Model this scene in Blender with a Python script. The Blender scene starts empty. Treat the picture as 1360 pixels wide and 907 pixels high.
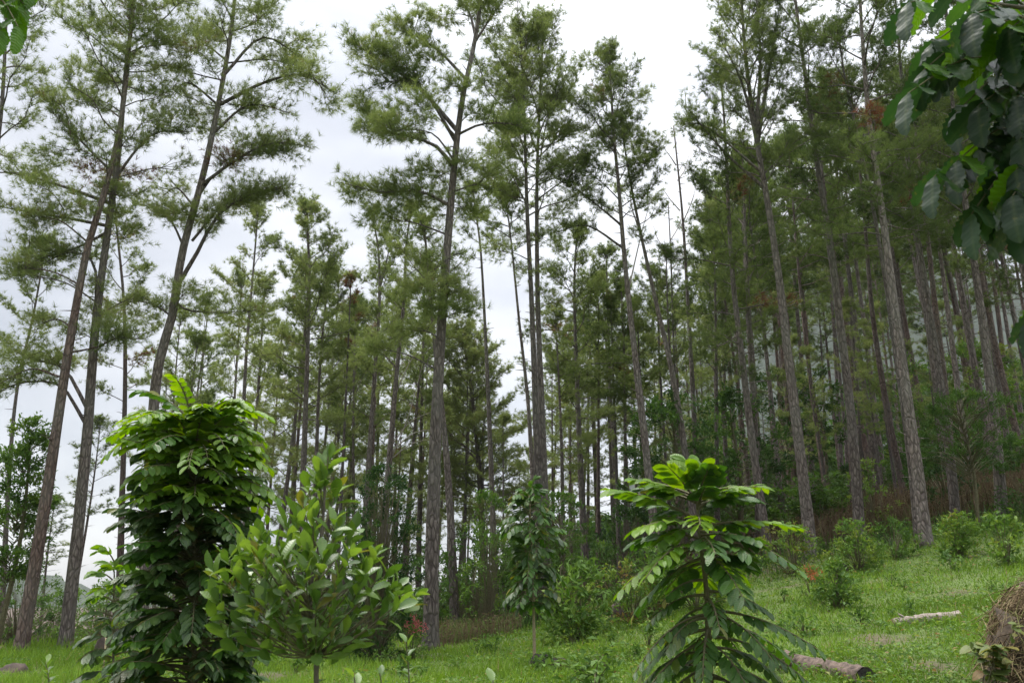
import bpy, math, random
import numpy as np
from mathutils import Vector, Matrix
R_ = math.radians
S = bpy.context.scene
COL = S.collection

# ------------------------------------------------------------------ camera
F = 1124.0                      # focal length in photograph pixels (1360 wide)
PITCH = R_(16.7)
CAMZ = 1.6
cam = bpy.data.cameras.new('camera')
cam.sensor_width = 36.0
cam.lens = 36.0 * F / 1360.0
cam.clip_start = 0.1
cam.clip_end = 5000
cam.dof.use_dof = True
cam.dof.focus_distance = 24.0
cam.dof.aperture_fstop = 5.0
co = bpy.data.objects.new('camera', cam)
COL.objects.link(co)
co.location = (0, 0, CAMZ)
co.rotation_euler = (math.pi / 2 + PITCH, 0, 0)
S.camera = co

# ------------------------------------------------------------------ light
SUN_EL, SUN_AZ = R_(70), R_(-60)         # azimuth measured from +Y towards +X, behind the cloud
w = bpy.data.worlds.new('World')
S.world = w
w.use_nodes = True
nt = w.node_tree
nt.nodes.clear()
def N(nt, t, **kw):
    n = nt.nodes.new(t)
    for k, v in kw.items():
        setattr(n, k, v)
    return n
def L(nt, a, b): nt.links.new(a, b)
def math_node(nt, op, a, b=None, clamp=False):
    n = N(nt, 'ShaderNodeMath', operation=op, use_clamp=clamp)
    for i, v in enumerate((a, b)):
        if v is None: continue
        if isinstance(v, (int, float)): n.inputs[i].default_value = v
        else: L(nt, v, n.inputs[i])
    return n.outputs[0]
def ramp(nt, fac, stops, interp='LINEAR'):
    n = N(nt, 'ShaderNodeValToRGB')
    n.color_ramp.interpolation = interp
    e = n.color_ramp.elements
    while len(e) < len(stops): e.new(0.5)
    for i, (p, c) in enumerate(stops):
        e[i].position = p
        e[i].color = (*c, 1) if len(c) == 3 else c
    if fac is not None: L(nt, fac, n.inputs[0])
    return n.outputs[0]
sky = N(nt, 'ShaderNodeTexSky', sky_type='NISHITA', sun_disc=False, sun_elevation=SUN_EL, sun_rotation=SUN_AZ)
tc = N(nt, 'ShaderNodeTexCoord')
mp = N(nt, 'ShaderNodeMapping')
mp.inputs['Scale'].default_value = (1.6, 1.6, 3.6)
mp.inputs['Location'].default_value = (0.35, 0.1, 0.22)
L(nt, tc.outputs['Generated'], mp.inputs['Vector'])
ns = N(nt, 'ShaderNodeTexNoise')
ns.inputs['Scale'].default_value = 1.5
ns.inputs['Detail'].default_value = 4.0
ns.inputs['Roughness'].default_value = 0.5
L(nt, mp.outputs[0], ns.inputs['Vector'])
sd = Vector((math.sin(SUN_AZ) * math.cos(SUN_EL), math.cos(SUN_AZ) * math.cos(SUN_EL), math.sin(SUN_EL)))
sep = N(nt, 'ShaderNodeSeparateXYZ')
L(nt, tc.outputs['Generated'], sep.inputs[0])
glow = ramp(nt, sep.outputs['Z'], [(0.0, (0.335,) * 3), (0.25, (0.32,) * 3), (0.45, (0.39,) * 3), (0.62, (0.54,) * 3), (1.0, (1.0,) * 3)], 'EASE')   # overcast: brighter overhead
cl = ramp(nt, ns.outputs['Fac'], [(0.34, (0.57, 0.59, 0.645)), (0.5, (0.85, 0.865, 0.90)), (0.64, (1.18, 1.18, 1.19))])
mul = N(nt, 'ShaderNodeMix', data_type='RGBA', blend_type='MULTIPLY')
mul.inputs[0].default_value = 1.0
L(nt, cl, mul.inputs[6]); L(nt, glow, mul.inputs[7])
sc_ = N(nt, 'ShaderNodeVectorMath', operation='SCALE')
side = math_node(nt, 'ADD', math_node(nt, 'MULTIPLY', sep.outputs['X'], 0.42), 0.95)      # cloud thins out towards the right
L(nt, mul.outputs[2], sc_.inputs[0])
L(nt, math_node(nt, 'MULTIPLY', side, 8.0), sc_.inputs['Scale'])
mix = N(nt, 'ShaderNodeMix', data_type='RGBA')
mix.inputs[0].default_value = 0.93                     # cloud cover over the clear sky
L(nt, sky.outputs[0], mix.inputs[6]); L(nt, sc_.outputs[0], mix.inputs[7])
bg = N(nt, 'ShaderNodeBackground')
bg.inputs['Strength'].default_value = 0.1
L(nt, mix.outputs[2], bg.inputs['Color'])
wo = N(nt, 'ShaderNodeOutputWorld')
L(nt, bg.outputs[0], wo.inputs['Surface'])

sun = bpy.data.lights.new('sun', 'SUN')
sun.energy = 1.5
sun.angle = R_(30)
sun.color = (1.0, 0.96, 0.9)
so = bpy.data.objects.new('sun', sun)
COL.objects.link(so)
so.rotation_euler = (-sd).to_track_quat('-Z', 'Y').to_euler()
so.location = (0, 0, 60)

S.view_settings.view_transform = 'Standard'
S.view_settings.look = 'None'
S.view_settings.exposure = 1.95
S.view_settings.gamma = 1.0
S.render.engine = 'CYCLES'
S.cycles.max_bounces = 8
S.cycles.diffuse_bounces = 5
S.cycles.glossy_bounces = 2
S.cycles.transmission_bounces = 3
S.cycles.volume_bounces = 0
S.cycles.use_denoising = True
S.cycles.sample_clamp_indirect = 4.0

# ------------------------------------------------------------------ helpers
CA, SA = math.cos(PITCH), math.sin(PITCH)
def ray(px, py):
    u = (px - 680) / F; v = (453.5 - py) / F
    return np.array((u, CA - v * SA, SA + v * CA))
def P(px, py, D):
    d = ray(px, py)
    return np.array((0, 0, CAMZ)) + d * (D / d[1])
def softplus(x): return np.where(x > 30, x, np.log1p(np.exp(np.minimum(x, 30))))
def sig(x): return 1 / (1 + np.exp(-np.clip(x, -40, 40)))
def H(x, y):
    x = np.asarray(x, float); y = np.asarray(y, float)
    sx = softplus(x / 1.6) * 1.6
    sx = 55 * (1 - np.exp(-sx / 55))
    yp = softplus(y)
    yy = yp - 0.75 * softplus((yp - 38) / 4) * 4
    yy = 160 * (1 - np.exp(-yy / 160)) * 1.08
    z = (0.004 + 0.011 * sig(x / 2)) * yy + 0.0083 * sx * yy + 0.03 * sx
    drop = 0.11 * softplus((y - 30) / 2) * 2 * sig((-x - 3) / 2.5)
    z = z - 9 * (1 - np.exp(-drop / 9))
    z = z + 0.035 * np.sin(x * 1.7 + 0.6 * y) * np.cos(y * 1.3 - 0.4 * x) + 0.02 * np.sin(3.1 * x + 1) * np.sin(2.7 * y)
    return z
def h(x, y): return float(H(x, y))
def ground_hit(px, py):
    d = ray(px, py)
    t = 3.0
    while t < 200:
        p = np.array((0, 0, CAMZ)) + d * t
        if p[2] < h(p[0], p[1]): return p
        t += 0.05
    return p
def on_ground(px, D):
    x = (px - 680) / F * (D / CA)
    for _ in range(6):                      # x depends a little on the image row of the base
        z = h(x, D)
        v_den = D * CA + (z - CAMZ) * SA
        x = (px - 680) / F * v_den
    return np.array((x, D, h(x, D)))

def make_mesh(name, V, tris=None, quads=None, mats=(), tint=None, uv=None, smooth=False, midx=None):
    m = bpy.data.meshes.new(name)
    V = np.asarray(V, np.float32)
    tris = np.zeros((0, 3), np.int32) if tris is None else np.asarray(tris, np.int32).reshape(-1, 3)
    quads = np.zeros((0, 4), np.int32) if quads is None else np.asarray(quads, np.int32).reshape(-1, 4)
    nt_, nq = len(tris), len(quads)
    m.vertices.add(len(V)); m.vertices.foreach_set('co', V.ravel())
    li = np.concatenate((tris.ravel(), quads.ravel()))
    m.loops.add(len(li)); m.loops.foreach_set('vertex_index', li)
    m.polygons.add(nt_ + nq)
    starts = np.concatenate((np.arange(nt_) * 3, nt_ * 3 + np.arange(nq) * 4)).astype(np.int32)
    m.polygons.foreach_set('loop_start', starts)
    m.polygons.foreach_set('use_smooth', np.full(nt_ + nq, smooth, bool))
    if midx is not None: m.polygons.foreach_set('material_index', np.asarray(midx, np.int32))
    for mt in mats: m.materials.append(mt)
    if tint is not None:
        a = m.attributes.new('tint', 'FLOAT', 'POINT')
        a.data.foreach_set('value', np.asarray(tint, np.float32))
    if uv is not None:
        l = m.uv_layers.new(name='UVMap')
        l.data.foreach_set('uv', np.asarray(uv, np.float32)[li].ravel())
    m.update(calc_edges=True)
    return m
def obj(name, mesh, parent=None, loc=None):
    o = bpy.data.objects.new(name, mesh)
    COL.objects.link(o)
    if parent is not None: o.parent = parent
    if loc is not None: o.location = loc
    return o
def tag(o, label=None, cat=None, group=None, kind=None):
    if label: o['label'] = label
    if cat: o['category'] = cat
    if group: o['group'] = group
    if kind: o['kind'] = kind
    return o
def thing(name, loc, label, cat, group=None):
    o = obj(name, None, None, loc)
    o.empty_display_size = 0.3
    return tag(o, label, cat, group)

def unit(v):
    v = np.asarray(v, float)
    return v / np.maximum(np.linalg.norm(v, axis=-1, keepdims=True), 1e-9)
def resample(pts, n):
    """Catmull-Rom through the points."""
    pts = np.asarray(pts, float)
    p = np.vstack((2 * pts[0] - pts[1], pts, 2 * pts[-1] - pts[-2]))
    seg = len(pts) - 1
    t = np.linspace(0, seg - 1e-6, n)
    i = t.astype(int); f = (t - i)[:, None]
    a, b, c, d = p[i], p[i + 1], p[i + 2], p[i + 3]
    return 0.5 * (2 * b + (c - a) * f + (2 * a - 5 * b + 4 * c - d) * f ** 2 + (3 * b - 3 * c + d - a) * f ** 3)
class Geo:
    """collects tubes and triangles for one mesh"""
    def __init__(s): s.V, s.Q, s.T, s.n, s.t = [], [], [], 0, []
    def add(s, V, tris=None, quads=None, tint=None):
        V = np.asarray(V, float)
        if tris is not None: s.T.append(np.asarray(tris) + s.n)
        if quads is not None: s.Q.append(np.asarray(quads) + s.n)
        s.t.append(np.full(len(V), 0.5) if tint is None else np.broadcast_to(np.asarray(tint, float), (len(V),)))
        s.V.append(V); s.n += len(V)
    def tube(s, pts, rad, k=6, cap=True, tint=None, rough=0.0, rng=None):
        pts = np.asarray(pts, float); n = len(pts)
        rad = np.broadcast_to(np.asarray(rad, float), (n,))
        d = unit(np.gradient(pts, axis=0))
        ref = np.array((0, 1.0, 0)) if abs(d[0][1]) < 0.9 else np.array((1.0, 0, 0))
        a = unit(np.cross(d, ref)); b = np.cross(d, a)
        ang = np.arange(k) * 2 * math.pi / k
        rr = rad[:, None] * np.ones(k)
        if rough and rng is not None: rr = rr * (1 + rough * rng.standard_normal((n, k)))
        ring = pts[:, None, :] + rr[:, :, None] * (np.cos(ang)[None, :, None] * a[:, None] + np.sin(ang)[None, :, None] * b[:, None])
        V = ring.reshape(-1, 3)
        i = np.arange(n - 1)[:, None] * k; j = np.arange(k)[None]
        q = np.stack((i + j, i + (j + 1) % k, i + k + (j + 1) % k, i + k + j), -1).reshape(-1, 4)
        tr = None
        if cap:
            V = np.vstack((V, pts[0], pts[-1])); c0, c1 = n * k, n * k + 1
            j = np.arange(k)
            tr = np.vstack((np.stack(((j + 1) % k, j, np.full(k, c0)), -1), np.stack(((n - 1) * k + j, (n - 1) * k + (j + 1) % k, np.full(k, c1)), -1)))
        s.add(V, tr, q, tint)
    def strip(s, pts, rad, rng):
        pts = np.asarray(pts, float); d = unit(pts[-1] - pts[0])
        sd_ = unit(np.cross(d, rng.normal(0, 1, 3))) * np.asarray(rad)[:, None]
        V = np.stack((pts - sd_, pts + sd_), 1).reshape(-1, 3)
        i = np.arange(len(pts) - 1)[:, None] * 2
        s.add(V, None, (i + np.array([[0, 1, 3, 2]])))
    def mesh(s, name, mats, smooth=True, off=None):
        V = np.vstack(s.V)
        if off is not None: V = V - off
        T = np.vstack(s.T) if s.T else None; Q = np.vstack(s.Q) if s.Q else None
        return make_mesh(name, V, T, Q, mats, np.concatenate(s.t), None, smooth)

# ------------------------------------------------------------------ materials
def new_mat(name):
    m = bpy.data.materials.new(name); m.use_nodes = True
    m.node_tree.nodes.clear()
    return m, m.node_tree
def finish(nt, sh):
    o = N(nt, 'ShaderNodeOutputMaterial'); L(nt, sh, o.inputs['Surface'])
def noise(nt, vec, scale, detail=3, rough=0.55):
    n = N(nt, 'ShaderNodeTexNoise')
    n.inputs['Scale'].default_value = scale; n.inputs['Detail'].default_value = detail; n.inputs['Roughness'].default_value = rough
    if vec is not None: L(nt, vec, n.inputs['Vector'])
    return n.outputs['Fac']
def mapping(nt, src, scale):
    m = N(nt, 'ShaderNodeMapping'); m.inputs['Scale'].default_value = scale
    L(nt, src, m.inputs['Vector']); return m.outputs[0]
def bump(nt, hgt, strength, dist=0.02):
    b = N(nt, 'ShaderNodeBump'); b.inputs['Strength'].default_value = strength; b.inputs['Distance'].default_value = dist
    L(nt, hgt, b.inputs['Height']); return b.outputs[0]
def mixc(nt, fac, a, b, mode='MIX'):
    n = N(nt, 'ShaderNodeMix', data_type='RGBA', blend_type=mode)
    for sock, v in ((n.inputs[0], fac), (n.inputs[6], a), (n.inputs[7], b)):
        if isinstance(v, (int, float)): sock.default_value = v
        elif isinstance(v, tuple): sock.default_value = (*v, 1)
        else: L(nt, v, sock)
    return n.outputs[2]

def bark_mat(name, dark, mid, light, moss=0.0):
    m, nt = new_mat(name)
    tc = N(nt, 'ShaderNodeTexCoord'); oi = N(nt, 'ShaderNodeObjectInfo')
    v = mapping(nt, tc.outputs['Object'], (11, 11, 2.6))
    n1 = noise(nt, v, 1.3, 5, 0.65)
    vo = N(nt, 'ShaderNodeTexVoronoi', feature='DISTANCE_TO_EDGE')
    vo.inputs['Scale'].default_value = 1.0; L(nt, mapping(nt, tc.outputs['Object'], (10, 10, 3.2)), vo.inputs['Vector'])
    crack = ramp(nt, vo.outputs['Distance'], [(0.0, (0,) * 3), (0.2, (1,) * 3)])
    c = ramp(nt, n1, [(0.3, dark), (0.52, mid), (0.72, light)])
    c = mixc(nt, crack, mixc(nt, 0.8, c, dark), c)
    big = noise(nt, mapping(nt, tc.outputs['Object'], (1.1, 1.1, 0.5)), 1.0, 3)
    c = mixc(nt, ramp(nt, big, [(0.42, (0,) * 3), (0.7, (0.55,) * 3)]), c, (0.15, 0.15, 0.13))       # lichen patches
    hs = N(nt, 'ShaderNodeHueSaturation'); L(nt, c, hs.inputs['Color'])
    L(nt, math_node(nt, 'ADD', math_node(nt, 'MULTIPLY', oi.outputs['Random'], 0.5), 0.75), hs.inputs['Value'])
    b = N(nt, 'ShaderNodeBsdfPrincipled'); b.inputs['Roughness'].default_value = 0.9
    L(nt, hs.outputs[0], b.inputs['Base Color'])
    hh = math_node(nt, 'ADD', math_node(nt, 'MULTIPLY', crack, 0.6), n1)
    L(nt, bump(nt, hh, 1.0, 0.05), b.inputs['Normal'])
    finish(nt, b.outputs[0]); return m

def foliage_mat(name, stops, trans=0.35, gloss=0.0, rough=0.4, per_object=False, veins=0.0, jitter=0.25):
    m, nt = new_mat(name)
    at = N(nt, 'ShaderNodeAttribute', attribute_name='tint')
    oi = N(nt, 'ShaderNodeObjectInfo')
    if per_object:
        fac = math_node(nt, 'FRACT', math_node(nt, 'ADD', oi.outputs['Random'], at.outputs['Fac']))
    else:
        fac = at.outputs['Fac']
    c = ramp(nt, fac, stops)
    if per_object:
        ob = N(nt, 'ShaderNodeTexCoord'); off_ = N(nt, 'ShaderNodeVectorMath', operation='ADD')
        L(nt, ob.outputs['Object'], off_.inputs[0])
        cx = N(nt, 'ShaderNodeCombineXYZ'); L(nt, math_node(nt, 'MULTIPLY', oi.outputs['Random'], 37.0), cx.inputs[0]); L(nt, math_node(nt, 'MULTIPLY', oi.outputs['Random'], 91.0), cx.inputs[1])
        L(nt, cx.outputs[0], off_.inputs[1])
        bn = noise(nt, off_.outputs[0], 4.5, 4, 0.6)
        c = mixc(nt, ramp(nt, bn, [(0.62, (0,) * 3), (0.70, (0.55,) * 3)]), c, (0.13, 0.12, 0.035))
        c = mixc(nt, ramp(nt, noise(nt, off_.outputs[0], 1.6, 2), [(0.35, (0.0,) * 3), (0.7, (0.35,) * 3)]), c, (0.02, 0.05, 0.012))
    tr = N(nt, 'ShaderNodeBsdfTranslucent')
    hs = N(nt, 'ShaderNodeHueSaturation'); L(nt, c, hs.inputs['Color'])
    hs.inputs['Saturation'].default_value = 1.15; hs.inputs['Value'].default_value = 1.35; hs.inputs['Hue'].default_value = 0.485
    L(nt, hs.outputs[0], tr.inputs['Color'])
    if gloss > 0:
        d = N(nt, 'ShaderNodeBsdfPrincipled')
        d.inputs['Roughness'].default_value = rough
        d.inputs['Specular IOR Level'].default_value = gloss
        if veins > 0:
            uv = N(nt, 'ShaderNodeUVMap')
            sx = N(nt, 'ShaderNodeSeparateXYZ'); L(nt, uv.outputs[0], sx.inputs[0])
            off = math_node(nt, 'ABSOLUTE', math_node(nt, 'SUBTRACT', sx.outputs['Y'], 0.5))
            ph = math_node(nt, 'MULTIPLY', math_node(nt, 'SUBTRACT', sx.outputs['X'], math_node(nt, 'MULTIPLY', off, 0.45)), 62.0)
            wv = math_node(nt, 'SINE', ph)
            mid = ramp(nt, off, [(0.0, (0,) * 3), (0.06, (1,) * 3)])
            nrm = bump(nt, math_node(nt, 'ADD', math_node(nt, 'MULTIPLY', wv, 0.5), mid), veins, 0.01)
            L(nt, nrm, d.inputs['Normal'])
            c = mixc(nt, mid, mixc(nt, 0.18, c, (0.16, 0.2, 0.05)), c)
        L(nt, c, d.inputs['Base Color'])
    else:
        d = N(nt, 'ShaderNodeBsdfDiffuse'); L(nt, c, d.inputs['Color'])
    mx = N(nt, 'ShaderNodeMixShader'); mx.inputs[0].default_value = trans
    L(nt, d.outputs[0], mx.inputs[1]); L(nt, tr.outputs[0], mx.inputs[2])
    finish(nt, mx.outputs[0]); return m
def plain_mat(name, c1, c2, scale=6.0, rough=0.85, bmp=0.5, stretch=(1, 1, 1)):
    m, nt = new_mat(name)
    tc = N(nt, 'ShaderNodeTexCoord')
    n1 = noise(nt, mapping(nt, tc.outputs['Object'], stretch), scale, 6, 0.62)
    b = N(nt, 'ShaderNodeBsdfPrincipled'); b.inputs['Roughness'].default_value = rough
    L(nt, ramp(nt, n1, [(0.32, c1), (0.68, c2)]), b.inputs['Base Color'])
    L(nt, bump(nt, n1, bmp, 0.03), b.inputs['Normal'])
    finish(nt, b.outputs[0]); return m

M_BARK = bark_mat('pine_bark', (0.055, 0.041, 0.036), (0.165, 0.134, 0.120), (0.265, 0.225, 0.205))
M_BARKRED = bark_mat('reddish_pine_bark', (0.05, 0.031, 0.026), (0.135, 0.090, 0.074), (0.21, 0.155, 0.135))
M_DEADWOOD = plain_mat('bleached_dead_wood', (0.16, 0.14, 0.12), (0.36, 0.33, 0.29), 9, 0.9, 0.5, (4, 4, 1))
M_TWIG = plain_mat('twig_bark', (0.05, 0.042, 0.03), (0.11, 0.095, 0.07), 14)
M_STEM = plain_mat('green_brown_stem', (0.07, 0.06, 0.03), (0.13, 0.12, 0.06), 20)
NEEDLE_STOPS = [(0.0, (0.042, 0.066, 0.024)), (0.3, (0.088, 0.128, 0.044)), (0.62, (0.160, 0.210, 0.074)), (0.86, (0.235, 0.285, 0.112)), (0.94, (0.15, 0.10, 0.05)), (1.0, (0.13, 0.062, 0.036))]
M_NEEDLE = foliage_mat('pine_needles', NEEDLE_STOPS, 0.45)
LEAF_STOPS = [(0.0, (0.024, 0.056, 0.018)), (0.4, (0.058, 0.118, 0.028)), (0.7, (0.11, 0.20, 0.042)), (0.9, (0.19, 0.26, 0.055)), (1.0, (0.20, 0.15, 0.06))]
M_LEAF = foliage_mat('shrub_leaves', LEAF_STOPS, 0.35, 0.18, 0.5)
M_SAPLING = foliage_mat('dark_sapling_leaflet', [(0.0, (0.026, 0.058, 0.018)), (0.5, (0.05, 0.10, 0.028)), (0.96, (0.085, 0.15, 0.036)), (0.985, (0.20, 0.19, 0.03))], 0.25, 0.5, 0.36, True, 0.25)
M_YOUNG = foliage_mat('young_lime_leaflet', [(0.0, (0.085, 0.19, 0.016)), (0.5, (0.135, 0.26, 0.024)), (1.0, (0.20, 0.33, 0.034))], 0.45, 0.45, 0.38, True, 0.25)
M_GLOSSY = foliage_mat('glossy_oval_leaf', [(0.0, (0.058, 0.122, 0.022)), (0.5, (0.108, 0.198, 0.034)), (0.96, (0.18, 0.285, 0.055)), (0.985, (0.20, 0.19, 0.03))], 0.35, 0.5, 0.34, True, 0.1)
M_FRESH = foliage_mat('fresh_green_leaflet', [(0.0, (0.030, 0.085, 0.014)), (0.5, (0.05, 0.125, 0.018)), (0.96, (0.08, 0.18, 0.026)), (0.985, (0.20, 0.19, 0.03))], 0.35, 0.4, 0.4, True, 0.2)
M_BIGLEAF = foliage_mat('corrugated_leaf', [(0.0, (0.012, 0.032, 0.012)), (0.7, (0.020, 0.052, 0.015)), (1.0, (0.04, 0.10, 0.02))], 0.36, 0.55, 0.36, True, 0.06)
M_BRIGHT = foliage_mat('bright_green_leaf', [(0.0, (0.05, 0.13, 0.015)), (1.0, (0.10, 0.22, 0.025))], 0.5, 0.4, 0.4, True, 0.4)
M_GRASS = foliage_mat('grass_blades', [(0.0, (0.065, 0.115, 0.022)), (0.5, (0.135, 0.235, 0.040)), (0.85, (0.22, 0.33, 0.07)), (1.0, (0.26, 0.22, 0.11))], 0.35)
M_DRY = foliage_mat('dry_brown_weeds', [(0.0, (0.06, 0.045, 0.028)), (0.55, (0.16, 0.125, 0.08)), (0.8, (0.12, 0.14, 0.055)), (1.0, (0.11, 0.17, 0.05))], 0.25)
M_STRAW = foliage_mat('dry_straw', [(0.0, (0.05, 0.035, 0.022)), (0.5, (0.17, 0.125, 0.075)), (0.85, (0.34, 0.27, 0.17)), (1.0, (0.16, 0.19, 0.06))], 0.15)
M_PINK = foliage_mat('pink_bract', [(0.0, (0.36, 0.10, 0.10)), (1.0, (0.55, 0.22, 0.2))], 0.35)
M_ORANGE = foliage_mat('orange_bract', [(0.0, (0.34, 0.13, 0.06)), (1.0, (0.42, 0.20, 0.10))], 0.35)
M_ROCK = plain_mat('dark_rock', (0.03, 0.022, 0.018), (0.10, 0.072, 0.055), 4, 0.9, 1.0)
M_LOGBARK = plain_mat('log_bark', (0.03, 0.02, 0.016), (0.17, 0.125, 0.10), 9, 0.95, 1.0, (1, 1, 1))
M_LOGPALE = plain_mat('weathered_log', (0.10, 0.075, 0.06), (0.36, 0.31, 0.275), 5, 0.9, 0.7, (1, 4, 4))
M_CHAR = plain_mat('charred_wood', (0.012, 0.011, 0.010), (0.05, 0.042, 0.036), 8, 0.9, 0.9)
M_CUT = plain_mat('cut_wood', (0.13, 0.095, 0.065), (0.26, 0.2, 0.15), 16, 0.9, 0.3)
M_STAKE = plain_mat('stake_wood', (0.2, 0.16, 0.09), (0.34, 0.28, 0.17), 14, 0.8, 0.3)
M_HILL = plain_mat('forested_hill', (0.016, 0.028, 0.016), (0.04, 0.058, 0.028), 0.06, 1.0, 1.0)

# ground: grass soil, brown litter under the trees, bare dirt patches
m, nt = new_mat('ground_soil')
ge = N(nt, 'ShaderNodeNewGeometry')
at = N(nt, 'ShaderNodeAttribute', attribute_name='tint')       # 0 meadow .. 1 litter
n1 = noise(nt, mapping(nt, ge.outputs['Position'], (1, 1, 1)), 0.9, 6, 0.6)
n2 = noise(nt, mapping(nt, ge.outputs['Position'], (1, 1, 1)), 9.0, 6, 0.65)
gr = ramp(nt, n2, [(0.3, (0.045, 0.07, 0.018)), (0.6, (0.10, 0.15, 0.032)), (0.75, (0.14, 0.17, 0.05))])
gr = mixc(nt, ramp(nt, n1, [(0.56, (0,) * 3), (0.68, (0.7,) * 3)]), gr, (0.11, 0.085, 0.05))
lt = ramp(nt, n2, [(0.3, (0.045, 0.03, 0.022)), (0.7, (0.12, 0.085, 0.058))])
b = N(nt, 'ShaderNodeBsdfPrincipled'); b.inputs['Roughness'].default_value = 0.95
L(nt, mixc(nt, at.outputs['Fac'], gr, lt), b.inputs['Base Color'])
L(nt, bump(nt, n2, 0.6, 0.06), b.inputs['Normal'])
finish(nt, b.outputs[0]); M_GROUND = m

# ------------------------------------------------------------------ ground, hills
DIRT = [ground_hit(1167, 848), ground_hit(350, 902), ground_hit(1235, 885), ground_hit(1258, 790)]
DIRT_R = [0.55, 1.1, 0.5, 0.3]
def litter(x, y):
    edge = 29 + 2.2 * np.sin(x * 0.5) + 1.0 * np.sin(x * 1.3 + 1) - 3.0 * np.exp(-((x + 1) / 3) ** 2)
    l = sig((y - edge) / 0.8)
    for d, r in zip(DIRT, DIRT_R):
        wob = 1 + 0.35 * np.sin(5 * x + 3 * np.sin(4 * y)) + 0.25 * np.sin(11 * y + 2 * np.sin(9 * x))
        l = np.maximum(l, 0.85 * np.exp(-((((x - d[0]) / r) ** 2 + ((y - d[1]) / (r * 1.3)) ** 2) * wob * 1.5) ** 2))
    return l
def build_ground():
    g = np.sinh(np.linspace(-5.8, 5.8, 251)); xs = g / g[-1] * 1030
    ys = np.concatenate((-np.linspace(24.5, 1.5, 14) ** 1.94, np.arange(0, 45, 0.3), 45 + (np.linspace(0.02, 1, 70) ** 2.1) * 1380))
    X, Y = np.meshgrid(xs, ys)
    Z = H(X, Y)
    V = np.stack((X, Y, Z), -1).reshape(-1, 3)
    nx, ny = len(xs), len(ys)
    i = (np.arange(ny - 1)[:, None] * nx + np.arange(nx - 1)[None]).ravel()
    q = np.stack((i, i + 1, i + nx + 1, i + nx), -1)
    o = obj('ground', make_mesh('ground', V, None, q, [M_GROUND], litter(X, Y).ravel(), None, True))
    tag(o, 'grassy slope rising to the right under the pines', None, None, 'structure')
build_ground()
def build_hill(name, az0, az1, D, crest, label, seed):
    rng = np.random.default_rng(seed)
    na, nr = 90, 26
    A = np.linspace(az0, az1, na)
    prof = np.array([crest(t) for t in np.linspace(0, 1, na)])
    rr = np.linspace(-1, 1, nr)
    Aa, Rr = np.meshgrid(A, rr)
    rad = D + Rr * D * 0.2
    X, Y = np.sin(Aa) * rad, np.cos(Aa) * rad
    Z = H(X, Y) - 3 + (prof[None] + 3) * np.clip(1 - np.abs(Rr), 0, 1) ** 0.8
    Z += (rng.standard_normal(Z.shape) * 5 + 12 * np.sin(Aa * 60 + Rr * 4)) * np.clip(1 - np.abs(Rr), 0, 1)
    V = np.stack((X, Y, Z), -1).reshape(-1, 3)
    i = (np.arange(nr - 1)[:, None] * na + np.arange(na - 1)[None]).ravel()
    q = np.stack((i, i + 1, i + na + 1, i + na), -1)
    tag(obj(name, make_mesh(name, V, None, q, [M_HILL], None, None, True)), label, None, None, 'structure')
build_hill('hill', R_(7), R_(45), 1100, lambda t: 5 + 395 * math.sin(math.pi * min(1, t * 1.15)) ** 0.8, 'blue hazy mountain slope seen between the right hand trunks', 3)
build_hill('hill', R_(-43), R_(4), 1050, lambda t: 16 + 6 * math.sin(t * 7) + 2 * math.sin(t * 17), 'low blue hill on the horizon at left', 4)

# ------------------------------------------------------------------ pines
def needle_tris(C, Dr, T, rng, k, length, width, spread):
    """k needles per tuft, each one thin triangle"""
    C, Dr, T = np.asarray(C), unit(np.asarray(Dr)), np.asarray(T)
    n = len(C)
    c = np.repeat(C, k, 0); d = np.repeat(Dr, k, 0); t = np.repeat(T, k)
    m_ = n * k
    rnd = unit(rng.standard_normal((m_, 3)))
    perp = unit(rnd - d * (rnd * d).sum(1, keepdims=True))
    ang = spread * np.sqrt(rng.random(m_))[:, None]
    nd = d * np.cos(ang) + perp * np.sin(ang)
    nd[:, 2] -= 0.10; nd = unit(nd)
    ln = length * (0.7 + 0.5 * rng.random(m_))[:, None]
    side = unit(np.cross(nd, unit(rng.standard_normal((m_, 3))))) * (width / 2)
    base = c + d * (rng.random(m_)[:, None] - 0.5) * length * 0.5
    V = np.stack((base - side, base + side, base + nd * ln), 1).reshape(-1, 3)
    t3 = np.repeat(np.clip(t + rng.normal(0, 0.05, m_), 0, 1), 3)
    return V, np.arange(m_ * 3).reshape(-1, 3), t3

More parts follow.
